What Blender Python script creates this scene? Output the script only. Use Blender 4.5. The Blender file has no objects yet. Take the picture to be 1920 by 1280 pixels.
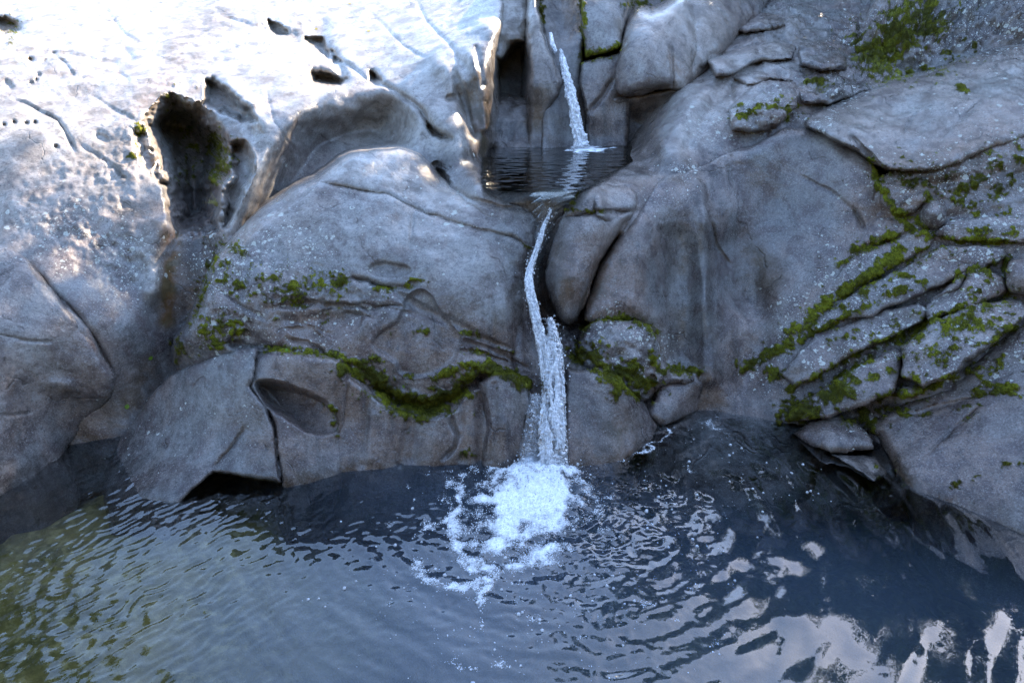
import bpy, bmesh, math, random, os
import numpy as np
from mathutils import Vector, Matrix
random.seed(7)
RNG = np.random.default_rng(7)
SC = bpy.context.scene
COL = SC.collection
R = math.radians

# ------------------------------------------------------------------ camera
CAM_H, PITCH, FPX = 2.4, R(25.0), 1278.0
cam_d = bpy.data.cameras.new('camera')
cam_d.sensor_width = 36.0
cam_d.lens = 36.0 * FPX / 1920.0
cam_d.clip_end = 2000.0
cam = bpy.data.objects.new('camera', cam_d)
COL.objects.link(cam)
cam.location = (0, 0, CAM_H)
cam.rotation_euler = (R(90) - PITCH, 0, 0)
SC.camera = cam

# ------------------------------------------------------------------ sky, sun, exposure
SUN_AZ, SUN_EL = R(40.0), R(36.0)          # azimuth to the right of the view direction
SUN_DIR = Vector((math.sin(SUN_AZ) * math.cos(SUN_EL), math.cos(SUN_AZ) * math.cos(SUN_EL), math.sin(SUN_EL)))
world = bpy.data.worlds.new('World')
SC.world = world
world.use_nodes = True
wn = world.node_tree
sky = wn.nodes.new('ShaderNodeTexSky')
sky.sky_type = 'NISHITA'
sky.sun_disc = False
sky.sun_elevation = SUN_EL
sky.sun_rotation = SUN_AZ
sky.altitude = 600
sky.dust_density = .6
sky.ozone_density = 2.6
wn.links.new(sky.outputs[0], wn.nodes['Background'].inputs[0])
wn.nodes['Background'].inputs[1].default_value = 0.15
sun_d = bpy.data.lights.new('sun', 'SUN')
sun_d.energy = 2.9
sun_d.angle = R(0.53)
sun_d.color = (1.0, 0.86, 0.70)
sun = bpy.data.objects.new('sun', sun_d)
COL.objects.link(sun)
sun.rotation_euler = SUN_DIR.to_track_quat('Z', 'Y').to_euler()
sun.location = SUN_DIR * 40
SC.view_settings.view_transform = 'Standard'
SC.view_settings.look = 'None'
SC.view_settings.gamma = 1.0
SC.view_settings.use_curve_mapping = False
SC.view_settings.use_white_balance = True          # camera set for open shade
SC.view_settings.white_balance_temperature = 7150
SC.view_settings.exposure = 3.0
SC.cycles.use_denoising = True
SC.cycles.max_bounces = 8
SC.cycles.transparent_max_bounces = 12
SC.cycles.caustics_reflective = False
SC.cycles.caustics_refractive = False
SC.cycles.sample_clamp_indirect = 6.0

# ------------------------------------------------------------------ helpers
CP, SP = math.cos(PITCH), math.sin(PITCH)

def at_Y(px, py, Y):
    """world point seen at photo pixel (px, py), Y metres in front of the camera"""
    cx = (np.asarray(px, float) - 960.0) / FPX
    cy = (640.0 - np.asarray(py, float)) / FPX
    dy = CP + cy * SP
    dz = -SP + cy * CP
    return np.stack([Y * cx / dy, Y * np.ones_like(cx), CAM_H + Y * dz / dy], -1)

def Y_of_z(py, z):
    cy = (640.0 - np.asarray(py, float)) / FPX
    return (z - CAM_H) * (CP + cy * SP) / (-SP + cy * CP)

def at_z(px, py, z):
    return at_Y(px, py, Y_of_z(py, z))

def to_px(P):
    P = np.asarray(P, float)
    q = P - np.array([0, 0, CAM_H])
    f = q[..., 1] * CP - q[..., 2] * SP
    u = q[..., 1] * SP + q[..., 2] * CP
    return 960 + FPX * q[..., 0] / f, 640 - FPX * u / f

_perm = RNG.permutation(256)
_perm = np.concatenate([_perm, _perm, _perm])
_g = RNG.normal(size=(256, 3))
_g /= np.linalg.norm(_g, axis=1)[:, None]

def pn(p):
    """gradient noise, about -1..1, p (n,3)"""
    i = np.floor(p).astype(int)
    f = p - i
    u = f * f * f * (f * (f * 6 - 15) + 10)
    i &= 255
    out = 0
    for dx in (0, 1):
        wx = u[:, 0] if dx else 1 - u[:, 0]
        for dy in (0, 1):
            wy = u[:, 1] if dy else 1 - u[:, 1]
            for dz in (0, 1):
                wz = u[:, 2] if dz else 1 - u[:, 2]
                h = _perm[_perm[_perm[(i[:, 0] + dx) & 255] + ((i[:, 1] + dy) & 255)] + ((i[:, 2] + dz) & 255)]
                g = _g[h]
                out = out + wx * wy * wz * (g[:, 0] * (f[:, 0] - dx) + g[:, 1] * (f[:, 1] - dy) + g[:, 2] * (f[:, 2] - dz))
    return out * 1.6

def fbm(p, oct=4, gain=0.5):
    s, a = 0, 1.0
    for k in range(oct):
        s = s + a * pn(p * (2.03 ** k) + 13.7 * k)
        a *= gain
    return s

def worley(p):
    i = np.floor(p).astype(int)
    best = np.full(len(p), 9.0)
    for dx in (-1, 0, 1):
        for dy in (-1, 0, 1):
            for dz in (-1, 0, 1):
                c = i + (dx, dy, dz)
                h = _perm[_perm[_perm[c[:, 0] & 255] + (c[:, 1] & 255)] + (c[:, 2] & 255)]
                q = c + 0.5 + _g[h] * 0.42
                best = np.minimum(best, ((p - q) ** 2).sum(1))
    return np.sqrt(best)

def seg_dist(x, y, pts, closed):
    """distance to a polyline and the position along it (0..1)"""
    pts = np.asarray(pts, float)
    n = len(pts)
    best = np.full(x.shape, 1e9)
    par = np.zeros(x.shape)
    m = n if closed else n - 1
    for k in range(m):
        a, b = pts[k], pts[(k + 1) % n]
        d = b - a
        L = max(d @ d, 1e-9)
        t = np.clip(((x - a[0]) * d[0] + (y - a[1]) * d[1]) / L, 0, 1)
        q = (x - a[0] - t * d[0]) ** 2 + (y - a[1] - t * d[1]) ** 2
        w = q < best
        best = np.where(w, q, best)
        par = np.where(w, (k + t) / m, par)
    return np.sqrt(best), par

def poly_sd(x, y, pts):
    """signed distance, positive inside"""
    pts = np.asarray(pts, float)
    d, _ = seg_dist(x, y, pts, True)
    ins = np.zeros(x.shape, bool)
    n = len(pts)
    for k in range(n):
        a, b = pts[k], pts[(k + 1) % n]
        if a[1] == b[1]:
            continue
        c = ((a[1] > y) != (b[1] > y)) & (x < (b[0] - a[0]) * (y - a[1]) / (b[1] - a[1]) + a[0])
        ins ^= c
    return np.where(ins, d, -d)

def sstep(a, b, x):
    t = np.clip((x - a) / (b - a), 0, 1)
    return t * t * (3 - 2 * t)

def smooth_poly(pts, it=2):
    pts = [np.asarray(p, float) for p in pts]
    for _ in range(it):
        o = []
        n = len(pts)
        for k in range(n):
            a, b = pts[k], pts[(k + 1) % n]
            o += [a * .75 + b * .25, a * .25 + b * .75]
        pts = o
    return pts

def tps(cps, x, y):
    c = np.asarray(cps, float)
    cx, cy, v = c[:, 0] / 500, c[:, 1] / 500, np.log(c[:, 2])
    n = len(c)
    def k(r2):
        return np.where(r2 > 1e-12, 0.5 * r2 * np.log(np.maximum(r2, 1e-12)), 0)
    K = k((cx[:, None] - cx) ** 2 + (cy[:, None] - cy) ** 2) + np.eye(n) * 2e-4
    A = np.zeros((n + 3, n + 3))
    A[:n, :n] = K
    A[:n, n], A[:n, n + 1], A[:n, n + 2] = 1, cx, cy
    A[n:, :n] = A[:n, n:].T
    w = np.linalg.solve(A, np.concatenate([v, [0, 0, 0]]))
    x, y = x / 500, y / 500
    out = w[n] + w[n + 1] * x + w[n + 2] * y
    for j in range(n):
        out = out + w[j] * k((x - cx[j]) ** 2 + (y - cy[j]) ** 2)
    return np.exp(out)

def tag(o, label=None, cat=None, group=None, kind=None):
    if label: o['label'] = label
    if cat: o['category'] = cat
    if group: o['group'] = group
    if kind: o['kind'] = kind
    return o

def mesh_obj(name, V, F, mat=None, parent=None, smooth=True, attrs=None, origin=None):
    V = np.asarray(V, float)
    o_loc = np.zeros(3)
    if parent is None and len(V):
        o_loc = np.array([V[:, 0].mean(), V[:, 1].mean(), V[:, 2].min()]) if origin is None else np.asarray(origin, float)
    elif parent is not None:
        o_loc = np.zeros(3)
        V = V - np.array(parent.location)
    me = bpy.data.meshes.new(name)
    VV = V - o_loc
    if isinstance(F, np.ndarray):
        n, k = F.shape
        me.vertices.add(len(VV))
        me.vertices.foreach_set('co', VV.astype(np.float32).ravel())
        me.loops.add(n * k)
        me.loops.foreach_set('vertex_index', F.astype(np.int32).ravel())
        me.polygons.add(n)
        me.polygons.foreach_set('loop_start', np.arange(0, n * k, k, dtype=np.int32))
        me.polygons.foreach_set('loop_total', np.full(n, k, np.int32))
        me.update(calc_edges=True)
        me.validate()
    else:
        me.from_pydata(VV.tolist(), [], F)
        me.update()
    if smooth:
        me.polygons.foreach_set('use_smooth', np.ones(len(me.polygons), bool))
    for k, a in (attrs or {}).items():
        at = me.attributes.new(k, 'FLOAT', 'POINT')
        at.data.foreach_set('value', np.asarray(a, np.float32))
    if mat:
        me.materials.append(mat)
    o = bpy.data.objects.new(name, me)
    COL.objects.link(o)
    o.location = o_loc
    if parent is not None:
        o.parent = parent
    return o

# ------------------------------------------------------------------ materials
class NT:
    def __init__(self, name):
        self.m = bpy.data.materials.new(name)
        self.m.use_nodes = True
        self.t = self.m.node_tree
        self.t.nodes.clear()
        self.out = self.t.nodes.new('ShaderNodeOutputMaterial')
    def n(self, typ, ins=None, **kw):
        nd = self.t.nodes.new('ShaderNode' + typ)
        for k, v in kw.items():
            setattr(nd, k, v)
        for k, v in (ins or {}).items():
            self.set(nd, k, v)
        return nd
    def set(self, nd, k, v):
        s = nd.inputs[k]
        if isinstance(v, bpy.types.NodeSocket):
            self.t.links.new(v, s)
        elif isinstance(v, bpy.types.Node):
            self.t.links.new(v.outputs[0], s)
        else:
            if isinstance(v, (tuple, list)) and len(v) == 3 and s.type == 'RGBA':
                v = (*v, 1)
            s.default_value = v
    def math(self, op, a, b=None, c=None, clamp=False):
        nd = self.n('Math', operation=op, use_clamp=clamp)
        self.set(nd, 0, a)
        if b is not None: self.set(nd, 1, b)
        if c is not None: self.set(nd, 2, c)
        return nd.outputs[0]
    def ramp(self, x, a, b, lo=0.0, hi=1.0):
        nd = self.n('MapRange', interpolation_type='SMOOTHSTEP')
        self.set(nd, 0, x)
        for k, v in zip((1, 2, 3, 4), (a, b, lo, hi)):
            self.set(nd, k, v)
        return nd.outputs[0]
    def mix(self, f, a, b, blend='MIX'):
        nd = self.n('Mix', data_type='RGBA', blend_type=blend)
        nd.clamp_factor = True
        self.set(nd, 0, f)
        self.set(nd, 6, a)
        self.set(nd, 7, b)
        return nd.outputs[2]
    def noise(self, vec, scale, detail=4, rough=.55, dist=0.0):
        nd = self.n('TexNoise', {'Scale': scale, 'Detail': detail, 'Roughness': rough, 'Distortion': dist})
        self.set(nd, 'Vector', vec)
        return nd.outputs['Fac']
    def attr(self, name):
        return self.n('Attribute', attribute_name=name).outputs['Fac']
    def surf(self, s):
        self.t.links.new(s if isinstance(s, bpy.types.NodeSocket) else s.outputs[0], self.out.inputs['Surface'])
        return self.m

def rock_material():
    t = NT('wet_basalt')
    pos = t.n('NewGeometry').outputs['Position']
    warp = t.n('TexNoise', {'Scale': 2.2, 'Detail': 3}); t.set(warp, 'Vector', pos)
    wv = t.n('VectorMath', operation='MULTIPLY_ADD'); t.set(wv, 0, warp.outputs['Color']); wv.inputs[1].default_value = (.25, .25, .25); t.set(wv, 2, pos)
    wp = wv.outputs[0]
    tone, moss, lich, wet, stain, pale = (t.attr(k) for k in ('tone', 'moss', 'lichen', 'wet', 'stain', 'pale'))
    n1 = t.noise(wp, 1.6, 3, .6)
    n2 = t.noise(wp, 7.0, 4, .65)
    n3 = t.noise(pos, 38.0, 3, .7)
    n4 = t.noise(pos, 190.0, 1, .7)
    # streaks running down the face
    sv = t.n('VectorMath', operation='MULTIPLY'); t.set(sv, 0, wp); sv.inputs[1].default_value = (9, 5, .9)
    n5 = t.noise(sv.outputs[0], 1.6, 3, .6)
    w = t.math('ADD', t.ramp(n1, .40, .60), t.math('SUBTRACT', tone, .5), clamp=True)
    c = t.mix(w, (.138, .134, .132), (.192, .140, .118))
    c = t.mix(t.ramp(n2, .47, .60, 0, .75), c, (.072, .048, .048))
    c = t.mix(t.ramp(n2, .30, .44, .5, 0), c, (.27, .26, .25))
    c = t.mix(t.ramp(n5, .52, .72, 0, .5), c, (.045, .040, .038))
    c = t.mix(t.ramp(n3, .52, .70, 0, .55), c, (.035, .032, .032))
    c = t.mix(t.ramp(n3, .28, .38, .35, 0), c, (.20, .20, .195))
    n6 = t.noise(pos, 92.0, 2, .7)
    c = t.mix(t.ramp(n6, .55, .68, 0, .55), c, (.035, .032, .032))
    c = t.mix(t.ramp(n6, .34, .45, .5, 0), c, (.32, .30, .28))
    c = t.mix(t.ramp(n4, .60, .72, 0, .6), c, (.34, .34, .33))
    c = t.mix(t.ramp(n4, .30, .40, .6, 0), c, (.06, .058, .055))
    c = t.mix(t.math('MULTIPLY', pale, t.ramp(n3, .40, .66, 1, .45)), c, t.mix(t.ramp(n2, .38, .68), (.38, .355, .32), (.20, .175, .145)))  # pale areas, including painted-in sunlight and sheen
    # rust and algae stain
    sm = t.math('MULTIPLY', stain, t.ramp(n2, .32, .6))
    c = t.mix(sm, c, t.mix(t.ramp(n2, .4, .6), (.20, .095, .035), (.105, .075, .035)))
    # little pits
    vp = t.n('TexVoronoi', {'Scale': 62.0, 'Randomness': 1.0}); t.set(vp, 'Vector', wp)
    pr = t.n('SeparateColor'); t.set(pr, 0, vp.outputs['Color'])
    pit = t.math('MULTIPLY', t.ramp(vp.outputs['Distance'], .16, .30, 1, 0), t.ramp(pr.outputs[0], .80, .84))
    pit = t.math('MULTIPLY', pit, t.ramp(n1, .40, .58))
    c = t.mix(t.math('MULTIPLY', pit, .75), c, (.035, .033, .03))
    ve = t.n('TexVoronoi', {'Scale': 1.35, 'Randomness': 1.0}, feature='DISTANCE_TO_EDGE')
    w2 = t.n('TexNoise', {'Scale': 5.0, 'Detail': 3.0}); t.set(w2, 'Vector', pos)
    w2v = t.n('VectorMath', operation='MULTIPLY_ADD'); t.set(w2v, 0, w2.outputs['Color']); w2v.inputs[1].default_value = (.22, .22, .22); t.set(w2v, 2, wp)
    t.set(ve, 'Vector', w2v.outputs[0])
    hair = t.math('MULTIPLY', t.ramp(ve.outputs['Distance'], .001, .011, 1, 0), t.ramp(n2, .46, .62))
    c = t.mix(t.math('MULTIPLY', hair, .5), c, (.025, .022, .02))
    # darkening of wet areas and of areas simply made darker
    wn_ = t.math('MULTIPLY', wet, t.ramp(n5, .25, .62, .35, 1), clamp=True)
    c = t.mix(t.math('MULTIPLY', wn_, .95), c, t.mix(1.0, c, (.34, .32, .31), 'MULTIPLY'))
    # lichen rosettes, two sizes
    lm = 0
    for sc, th, seed in ((22.0, .42, 0.0), (52.0, .44, 3.7), (105.0, .46, 9.1)):
        v = t.n('TexVoronoi', {'Scale': sc, 'Randomness': 1.0})
        off = t.n('VectorMath', operation='ADD'); t.set(off, 0, pos); off.inputs[1].default_value = (seed, seed, seed)
        nn = t.n('TexNoise', {'Scale': sc * 3.2, 'Detail': 1.0}); t.set(nn, 'Vector', pos)
        of2 = t.n('VectorMath', operation='MULTIPLY_ADD'); t.set(of2, 0, nn.outputs['Color'])
        of2.inputs[1].default_value = (.5 / sc,) * 3; t.set(of2, 2, off.outputs[0])
        t.set(v, 'Vector', of2.outputs[0])
        sp = t.n('SeparateColor'); t.set(sp, 0, v.outputs['Color'])
        size = t.math('MULTIPLY_ADD', t.math('POWER', sp.outputs[1], 2.0), .40, .12)
        e = t.math('SUBTRACT', size, v.outputs['Distance'])
        disc = t.ramp(e, 0, .05)
        ring = t.ramp(v.outputs['Distance'], .05, .22, .45, 1.0)
        keep = t.math('LESS_THAN', sp.outputs[0], t.math('MULTIPLY', lich, t.ramp(n2, .38, .54, .0, 1.0)))
        q = t.math('MULTIPLY', t.math('MULTIPLY', disc, ring), keep)
        lm = q if lm == 0 else t.math('MAXIMUM', lm, q)
    lm = t.math('MULTIPLY', lm, t.ramp(n3, .25, .55, .45, .95))
    c = t.mix(lm, c, t.mix(t.ramp(n3, .4, .6), (.50, .51, .46), (.40, .42, .38)))
    # moss
    mn = t.noise(wp, 30, 4, .8)
    mraw = t.math('ADD', moss, t.math('MULTIPLY_ADD', mn, 1.5, -.75))
    mm = t.ramp(mraw, .30, .62)
    mfine = n4
    mc = t.mix(t.ramp(mfine, .30, .62), (.022, .022, .006), t.mix(t.ramp(n2, .40, .58), (.22, .235, .018), (.085, .092, .012)))
    mc = t.mix(t.ramp(mraw, .40, .66), (.030, .026, .012), mc)
    mc = t.mix(t.ramp(wet, .15, .7), mc, t.mix(1.0, mc, (.55, .52, .55), 'MULTIPLY'))
    c = t.mix(mm, c, mc)
    # gloss
    rg = t.math('MULTIPLY_ADD', wn_, -.20, t.ramp(n2, .3, .7, .22, .38))
    rg = t.math('ADD', rg, t.math('MULTIPLY', t.math('MAXIMUM', mm, lm), .4), clamp=True)
    # relief
    hb = t.noise(pos, 60.0, 4, .75)
    h = t.math('MULTIPLY', hb, .0085)
    h = t.math('ADD', h, t.math('MULTIPLY', pit, -.005))
    h = t.math('ADD', h, t.math('MULTIPLY', hair, -.008))
    b = t.n('Bump', {'Strength': .48, 'Distance': 1.0}); t.set(b, 'Height', h)
    p = t.n('BsdfPrincipled'); t.set(p, 'Base Color', c); t.set(p, 'Roughness', rg); t.set(p, 'Normal', b)
    t.set(p, 'Specular IOR Level', t.ramp(t.math('MAXIMUM', mm, lm), 0, 1, .5, .1))
    return t.surf(p)

ROCK = rock_material()

def simple_material(name, c1, c2, scale=20, rough=.8, bump=.0, spec=.3, trans=0.0):
    t = NT(name)
    pos = t.n('NewGeometry').outputs['Position']
    n = t.noise(pos, scale, 4, .6)
    c = t.mix(t.ramp(n, .35, .65), c1, c2)
    p = t.n('BsdfPrincipled', {'Roughness': rough, 'Specular IOR Level': spec}); t.set(p, 'Base Color', c)
    if bump:
        b = t.n('Bump', {'Strength': bump, 'Distance': .02}); t.set(b, 'Height', n); t.set(p, 'Normal', b)
    if trans:
        tr = t.n('BsdfTranslucent'); t.set(tr, 0, c)
        mx = t.n('MixShader', {0: trans}); t.set(mx, 1, p.outputs[0]); t.set(mx, 2, tr.outputs[0])
        return t.surf(mx)
    return t.surf(p)

# ------------------------------------------------------------------ colour painted on the rock: moss, lichen, wet and darker areas, stain, pale and sunlit areas (photo pixels -> points on the rock)
# each entry: (polyline, half width in px, strength)
MOSS, LICHEN, WET_DARK, STAIN, PALE_LIT, TONE = [], [], [], [], [], []
MOSS += [
    ([(1520, 600), (1640, 520), (1760, 470)], 30, .46), ([(1540, 720), (1660, 650), (1760, 600), (1880, 560)], 32, .46), ([(1700, 680), (1820, 640)], 34, .44), ([(1640, 790), (1700, 760)], 20, .45), ([(1700, 330), (1800, 380), (1900, 350)], 40, .42), ([(1820, 430), (1910, 430)], 16, .5),
    ([(400, 470), (450, 520), (520, 540), (600, 545)], 34, .46), ([(370, 600), (440, 620)], 26, .46), ([(1640, 110), (1690, 70), (1740, 40)], 40, 1.0), ([(1660, 30), (1720, 10)], 22, .8), ([(1760, 120), (1800, 100)], 30, .4),
    ([(690, 700), (730, 735), (790, 765), (830, 750), (860, 735)], 26, 1.0),
    ([(800, 770), (850, 740), (880, 700)], 16, 1.0), ([(820, 705), (880, 682), (910, 690)], 12, .95),
    ([(905, 690), (945, 697), (985, 715)], 17, 1.0), ([(640, 690), (690, 702)], 12, .8),
    ([(500, 655), (560, 655), (640, 668), (690, 690)], 9, .75), ([(700, 665), (715, 680)], 8, .6),
    ([(860, 655), (900, 660)], 8, .7), ([(870, 620), (895, 630)], 8, .75), ([(930, 650), (965, 660)], 4, .6),
    ([(615, 530), (650, 530)], 20, .75), ([(700, 540), (730, 545), (790, 525)], 8, .75),
    ([(520, 520), (545, 545), (600, 525)], 20, .65), ([(400, 480), (385, 560)], 26, .55), ([(440, 470), (480, 500), (480, 540)], 22, .45),
    ([(430, 620), (380, 630), (420, 640)], 18, .55), ([(340, 640), (345, 670)], 14, .6),
    ([(740, 620), (800, 622)], 8, .6), ([(620, 760), (632, 800)], 10, .5),
    ([(1095, 612), (1140, 597), (1180, 597)], 7, .9), ([(1190, 605), (1225, 620)], 11, .8),
    ([(1090, 665), (1130, 680), (1180, 700), (1215, 720)], 24, .95), ([(1140, 700), (1160, 725)], 20, 1.0), ([(1215, 660), (1240, 690), (1305, 697)], 10, .9),
    ([(1185, 735), (1200, 745)], 12, .8),
    ([(1395, 690), (1440, 665), (1470, 650)], 15, .95), ([(1440, 695), (1450, 705)], 14, .9), ([(1480, 640), (1520, 600)], 20, .8),
    ([(1510, 605), (1560, 560), (1620, 520), (1690, 480)], 13, 1.0), ([(1600, 470), (1680, 440)], 12, .8), ([(1650, 495), (1690, 470)], 16, .9),
    ([(1480, 730), (1560, 690), (1640, 650), (1700, 620)], 9, .75), ([(1470, 780), (1540, 755), (1590, 725)], 24, .95), ([(1640, 710), (1670, 700)], 16, .7),
    ([(1720, 415), (1740, 440), (1800, 450), (1900, 455)], 8, .85), ([(1650, 320), (1660, 360), (1690, 400)], 9, .8), ([(1800, 520), (1860, 500)], 18, .7),
    ([(1780, 610), (1850, 600)], 26, .75), ([(1700, 705), (1760, 690)], 22, .6), ([(1570, 800), (1600, 795), (1640, 790)], 10, .7), ([(1620, 770), (1630, 800)], 13, .85),
    ([(1840, 740), (1900, 730)], 14, .8), ([(1690, 410), (1720, 420)], 10, .8), ([(1820, 700), (1920, 680)], 24, .45), ([(1880, 480), (1890, 560)], 14, .5),
    ([(1630, 100), (1690, 60), (1740, 50)], 42, .8), ([(1660, 130), (1700, 140)], 20, .7), ([(1720, 20), (1800, 0)], 26, .55),
    ([(1390, 215), (1440, 195), (1480, 210)], 22, .6), ([(1510, 155), (1560, 160)], 12, .7), ([(1800, 170), (1810, 172)], 11, .85),
    ([(1100, 102), (1130, 100), (1160, 88)], 10, 1.0), ([(1092, 0), (1097, 60), (1090, 120)], 7, .9), ([(1012, 0), (1018, 40)], 5, .8), ([(1180, 10), (1230, 0)], 14, .6),
    ([(400, 260), (425, 310), (400, 330)], 22, .75), ([(330, 200), (360, 260), (350, 330)], 30, .4), ([(265, 240), (250, 290)], 10, .6),
    ([(1090, 355), (1075, 385)], 4, .8), ([(1060, 395), (1150, 397)], 4, .6), ([(975, 455), (990, 465)], 4, .9),
    ([(1650, 880), (1690, 905)], 16, .4), ([(1700, 780), (1850, 760)], 5, .5), ([(1780, 800), (1850, 770)], 5, .5), ([(1790, 905), (1830, 900)], 8, .5), ([(1880, 870), (1920, 870)], 7, .6),
    ([(1500, 640), (1590, 590), (1660, 560), (1730, 530)], 9, .85), ([(1560, 715), (1640, 672)], 10, .8), ([(1700, 640), (1760, 590), (1830, 565)], 10, .75), ([(1650, 745), (1740, 735), (1790, 700)], 12, .7), ([(1860, 640), (1920, 600)], 12, .6),
    ([(1560, 640), (1600, 625)], 14, .5), ([(1630, 300), (1650, 350), (1680, 400), (1720, 440)], 8, .85), ([(1680, 440), (1620, 470), (1570, 500)], 9, .7), ([(1840, 330), (1900, 300)], 30, .45), ([(1790, 355), (1850, 345)], 20, .45),
    ([(870, 845), (885, 850)], 10, .45), ([(30, 50), (20, 60)], 18, .5),
]
LICHEN += [
    ([(1500, 600), (1640, 500), (1780, 440), (1900, 430)], 45, .6), ([(1560, 690), (1700, 610), (1860, 540)], 40, .6), ([(1760, 680), (1900, 620)], 50, .45), ([(400, 520), (480, 470), (560, 470)], 45, .75), ([(420, 620), (560, 580)], 40, .45), ([(640, 600), (700, 560)], 40, .3),
    ([(430, 470), (470, 450), (520, 450)], 40, .6), ([(400, 560), (480, 570), (560, 560)], 40, .35), ([(520, 380), (700, 400), (850, 400)], 70, .10),
    ([(640, 640), (560, 640)], 30, .3), ([(80, 420), (180, 440), (250, 490)], 45, .8), ([(60, 460), (120, 500)], 30, .45), ([(300, 480), (200, 560)], 40, .25),
    ([(1150, 610), (1220, 640)], 35, .7), ([(1180, 660), (1230, 690)], 26, .55),
    ([(1480, 610), (1560, 540), (1640, 480)], 26, .75), ([(1540, 600), (1620, 560), (1700, 510), (1760, 470), (1860, 470)], 20, .85), ([(1520, 690), (1600, 640), (1680, 610)], 13, 1.0),
    ([(1580, 700), (1660, 665), (1690, 660)], 11, 1.0), ([(1780, 560), (1850, 520)], 26, .6), ([(1740, 650), (1780, 610)], 24, .5), ([(1850, 590), (1910, 560)], 20, .6),
    ([(1700, 380), (1760, 350), (1900, 300)], 60, .5), ([(1740, 400), (1760, 380)], 24, .5), ([(1860, 680), (1910, 650)], 40, .5), ([(1890, 400), (1920, 340)], 40, .6),
    ([(1320, 240), (1400, 220), (1480, 190)], 30, .55), ([(1560, 160), (1600, 180)], 20, .5), ([(1540, 230), (1560, 220)], 16, .6), ([(1240, 310), (1290, 320)], 14, .7),
    ([(1600, 820), (1640, 800)], 14, .4), ([(1640, 60), (1800, 60), (1900, 60)], 60, .5), ([(1500, 620), (1440, 690)], 40, .3), ([(1600, 250), (1720, 230), (1850, 190)], 50, .06),
    ([(300, 820), (420, 760)], 80, .05), ([(1200, 380), (1280, 360)], 20, .3), ([(1640, 320), (1560, 480)], 40, .2),
]
WET_DARK += [  # wet rock, plus areas simply made darker: hollow, cleft, overhang face, facets
    ([(690, 710), (800, 765), (880, 705), (985, 712)], 30, .75), ([(1100, 680), (1210, 720)], 30, .6),
    ([(420, 720), (620, 720), (800, 740), (950, 760)], 60, .45), ([(620, 620), (860, 640)], 60, .40), ([(1100, 760), (1180, 800)], 60, .5), ([(1450, 60), (1600, 100), (1560, 180)], 60, .75), ([(1780, 60), (1950, 40)], 70, .8), ([(1400, 480), (1440, 560)], 40, .5),
    ([(1700, 340), (1900, 330)], 50, .7), ([(1480, 700), (1560, 660)], 40, .4), ([(1750, 780), (1900, 760)], 70, .35), ([(1000, 120), (1000, 270)], 24, .8), ([(1120, 180), (1130, 270)], 40, .6), ([(1500, 400), (1400, 330)], 60, .3), ([(600, 560), (450, 600)], 50, .3),
    ([(990, 450), (985, 560), (990, 700)], 55, .9), ([(1000, 380), (1080, 380)], 40, .9), ([(930, 750), (980, 850)], 70, .9), ([(1060, 560), (1070, 700), (1100, 850)], 60, .8),
    ([(1030, 450), (1040, 560)], 40, .8), ([(1150, 780), (1230, 850)], 60, .8), ([(1320, 340), (1318, 450), (1325, 600), (1330, 720)], 32, .9), ([(1300, 740), (1330, 780)], 60, .9),
    ([(750, 640), (810, 640)], 50, .55), ([(720, 505), (750, 505)], 20, .4), ([(765, 790), (750, 870)], 9, .95), ([(690, 760), (680, 870)], 8, .8), ([(870, 770), (868, 860)], 9, .8), ([(940, 600), (945, 690)], 26, .7), ([(560, 615), (590, 630)], 14, .5), ([(700, 840), (900, 850)], 40, .7), ([(560, 830), (620, 880)], 50, .7), ([(640, 720), (630, 860)], 20, .6),
    ([(900, 80), (910, 200), (915, 280)], 30, 1.0), ([(960, 200), (950, 270)], 40, .9), ([(1040, 0), (1060, 130), (1070, 270)], 40, .9), ([(1180, 250), (1200, 280)], 50, .8),
    ([(370, 450), (360, 560), (310, 690), (240, 780)], 40, .8), ([(200, 880), (400, 900), (600, 900), (800, 880)], 34, .9), ([(0, 930), (150, 860)], 40, .8), ([(560, 720), (560, 800)], 60, .5),
    ([(1400, 800), (1500, 830), (1700, 920), (1920, 1010)], 26, .9), ([(1580, 60), (1620, 130), (1560, 200), (1500, 240)], 34, .9), ([(1700, 60), (1900, 60)], 90, .6),
    ([(1340, 430), (1400, 520)], 40, .5), ([(1250, 450), (1270, 650)], 50, .5), ([(1700, 830), (1800, 950)], 30, .3),
]
STAIN += [
    ([(390, 60), (330, 80), (420, 30)], 28, .85), ([(330, 110), (290, 170), (260, 200)], 22, .6), ([(325, 450), (318, 540), (316, 600)], 14, 1.6), ([(310, 440), (300, 420)], 14, .7),
    ([(890, 150), (905, 230), (910, 280)], 22, .95), ([(1110, 560), (1140, 500)], 30, .5), ([(1050, 470), (1060, 540)], 22, .45), ([(870, 790), (870, 860)], 12, .5),
    ([(1160, 800), (1180, 860)], 30, .6), ([(1420, 480), (1440, 520)], 34, .5), ([(1700, 330), (1850, 300)], 50, .5), ([(280, 700), (240, 760)], 24, .5), ([(790, 20), (870, 10)], 24, .5),
    ([(960, 90), (980, 60)], 20, .6), ([(0, 60), (100, 150)], 60, .25), ([(200, 300), (250, 400)], 50, .3), ([(1670, 870), (1700, 910)], 20, .7), ([(1020, 250), (1000, 220)], 26, .6), ([(1260, 110), (1272, 140)], 10, .8),
    ([(1080, 0), (1088, 60)], 5, .8), ([(1160, 40), (1170, 90)], 10, .5), ([(1330, 60), (1300, 120)], 30, .3),
]
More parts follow.
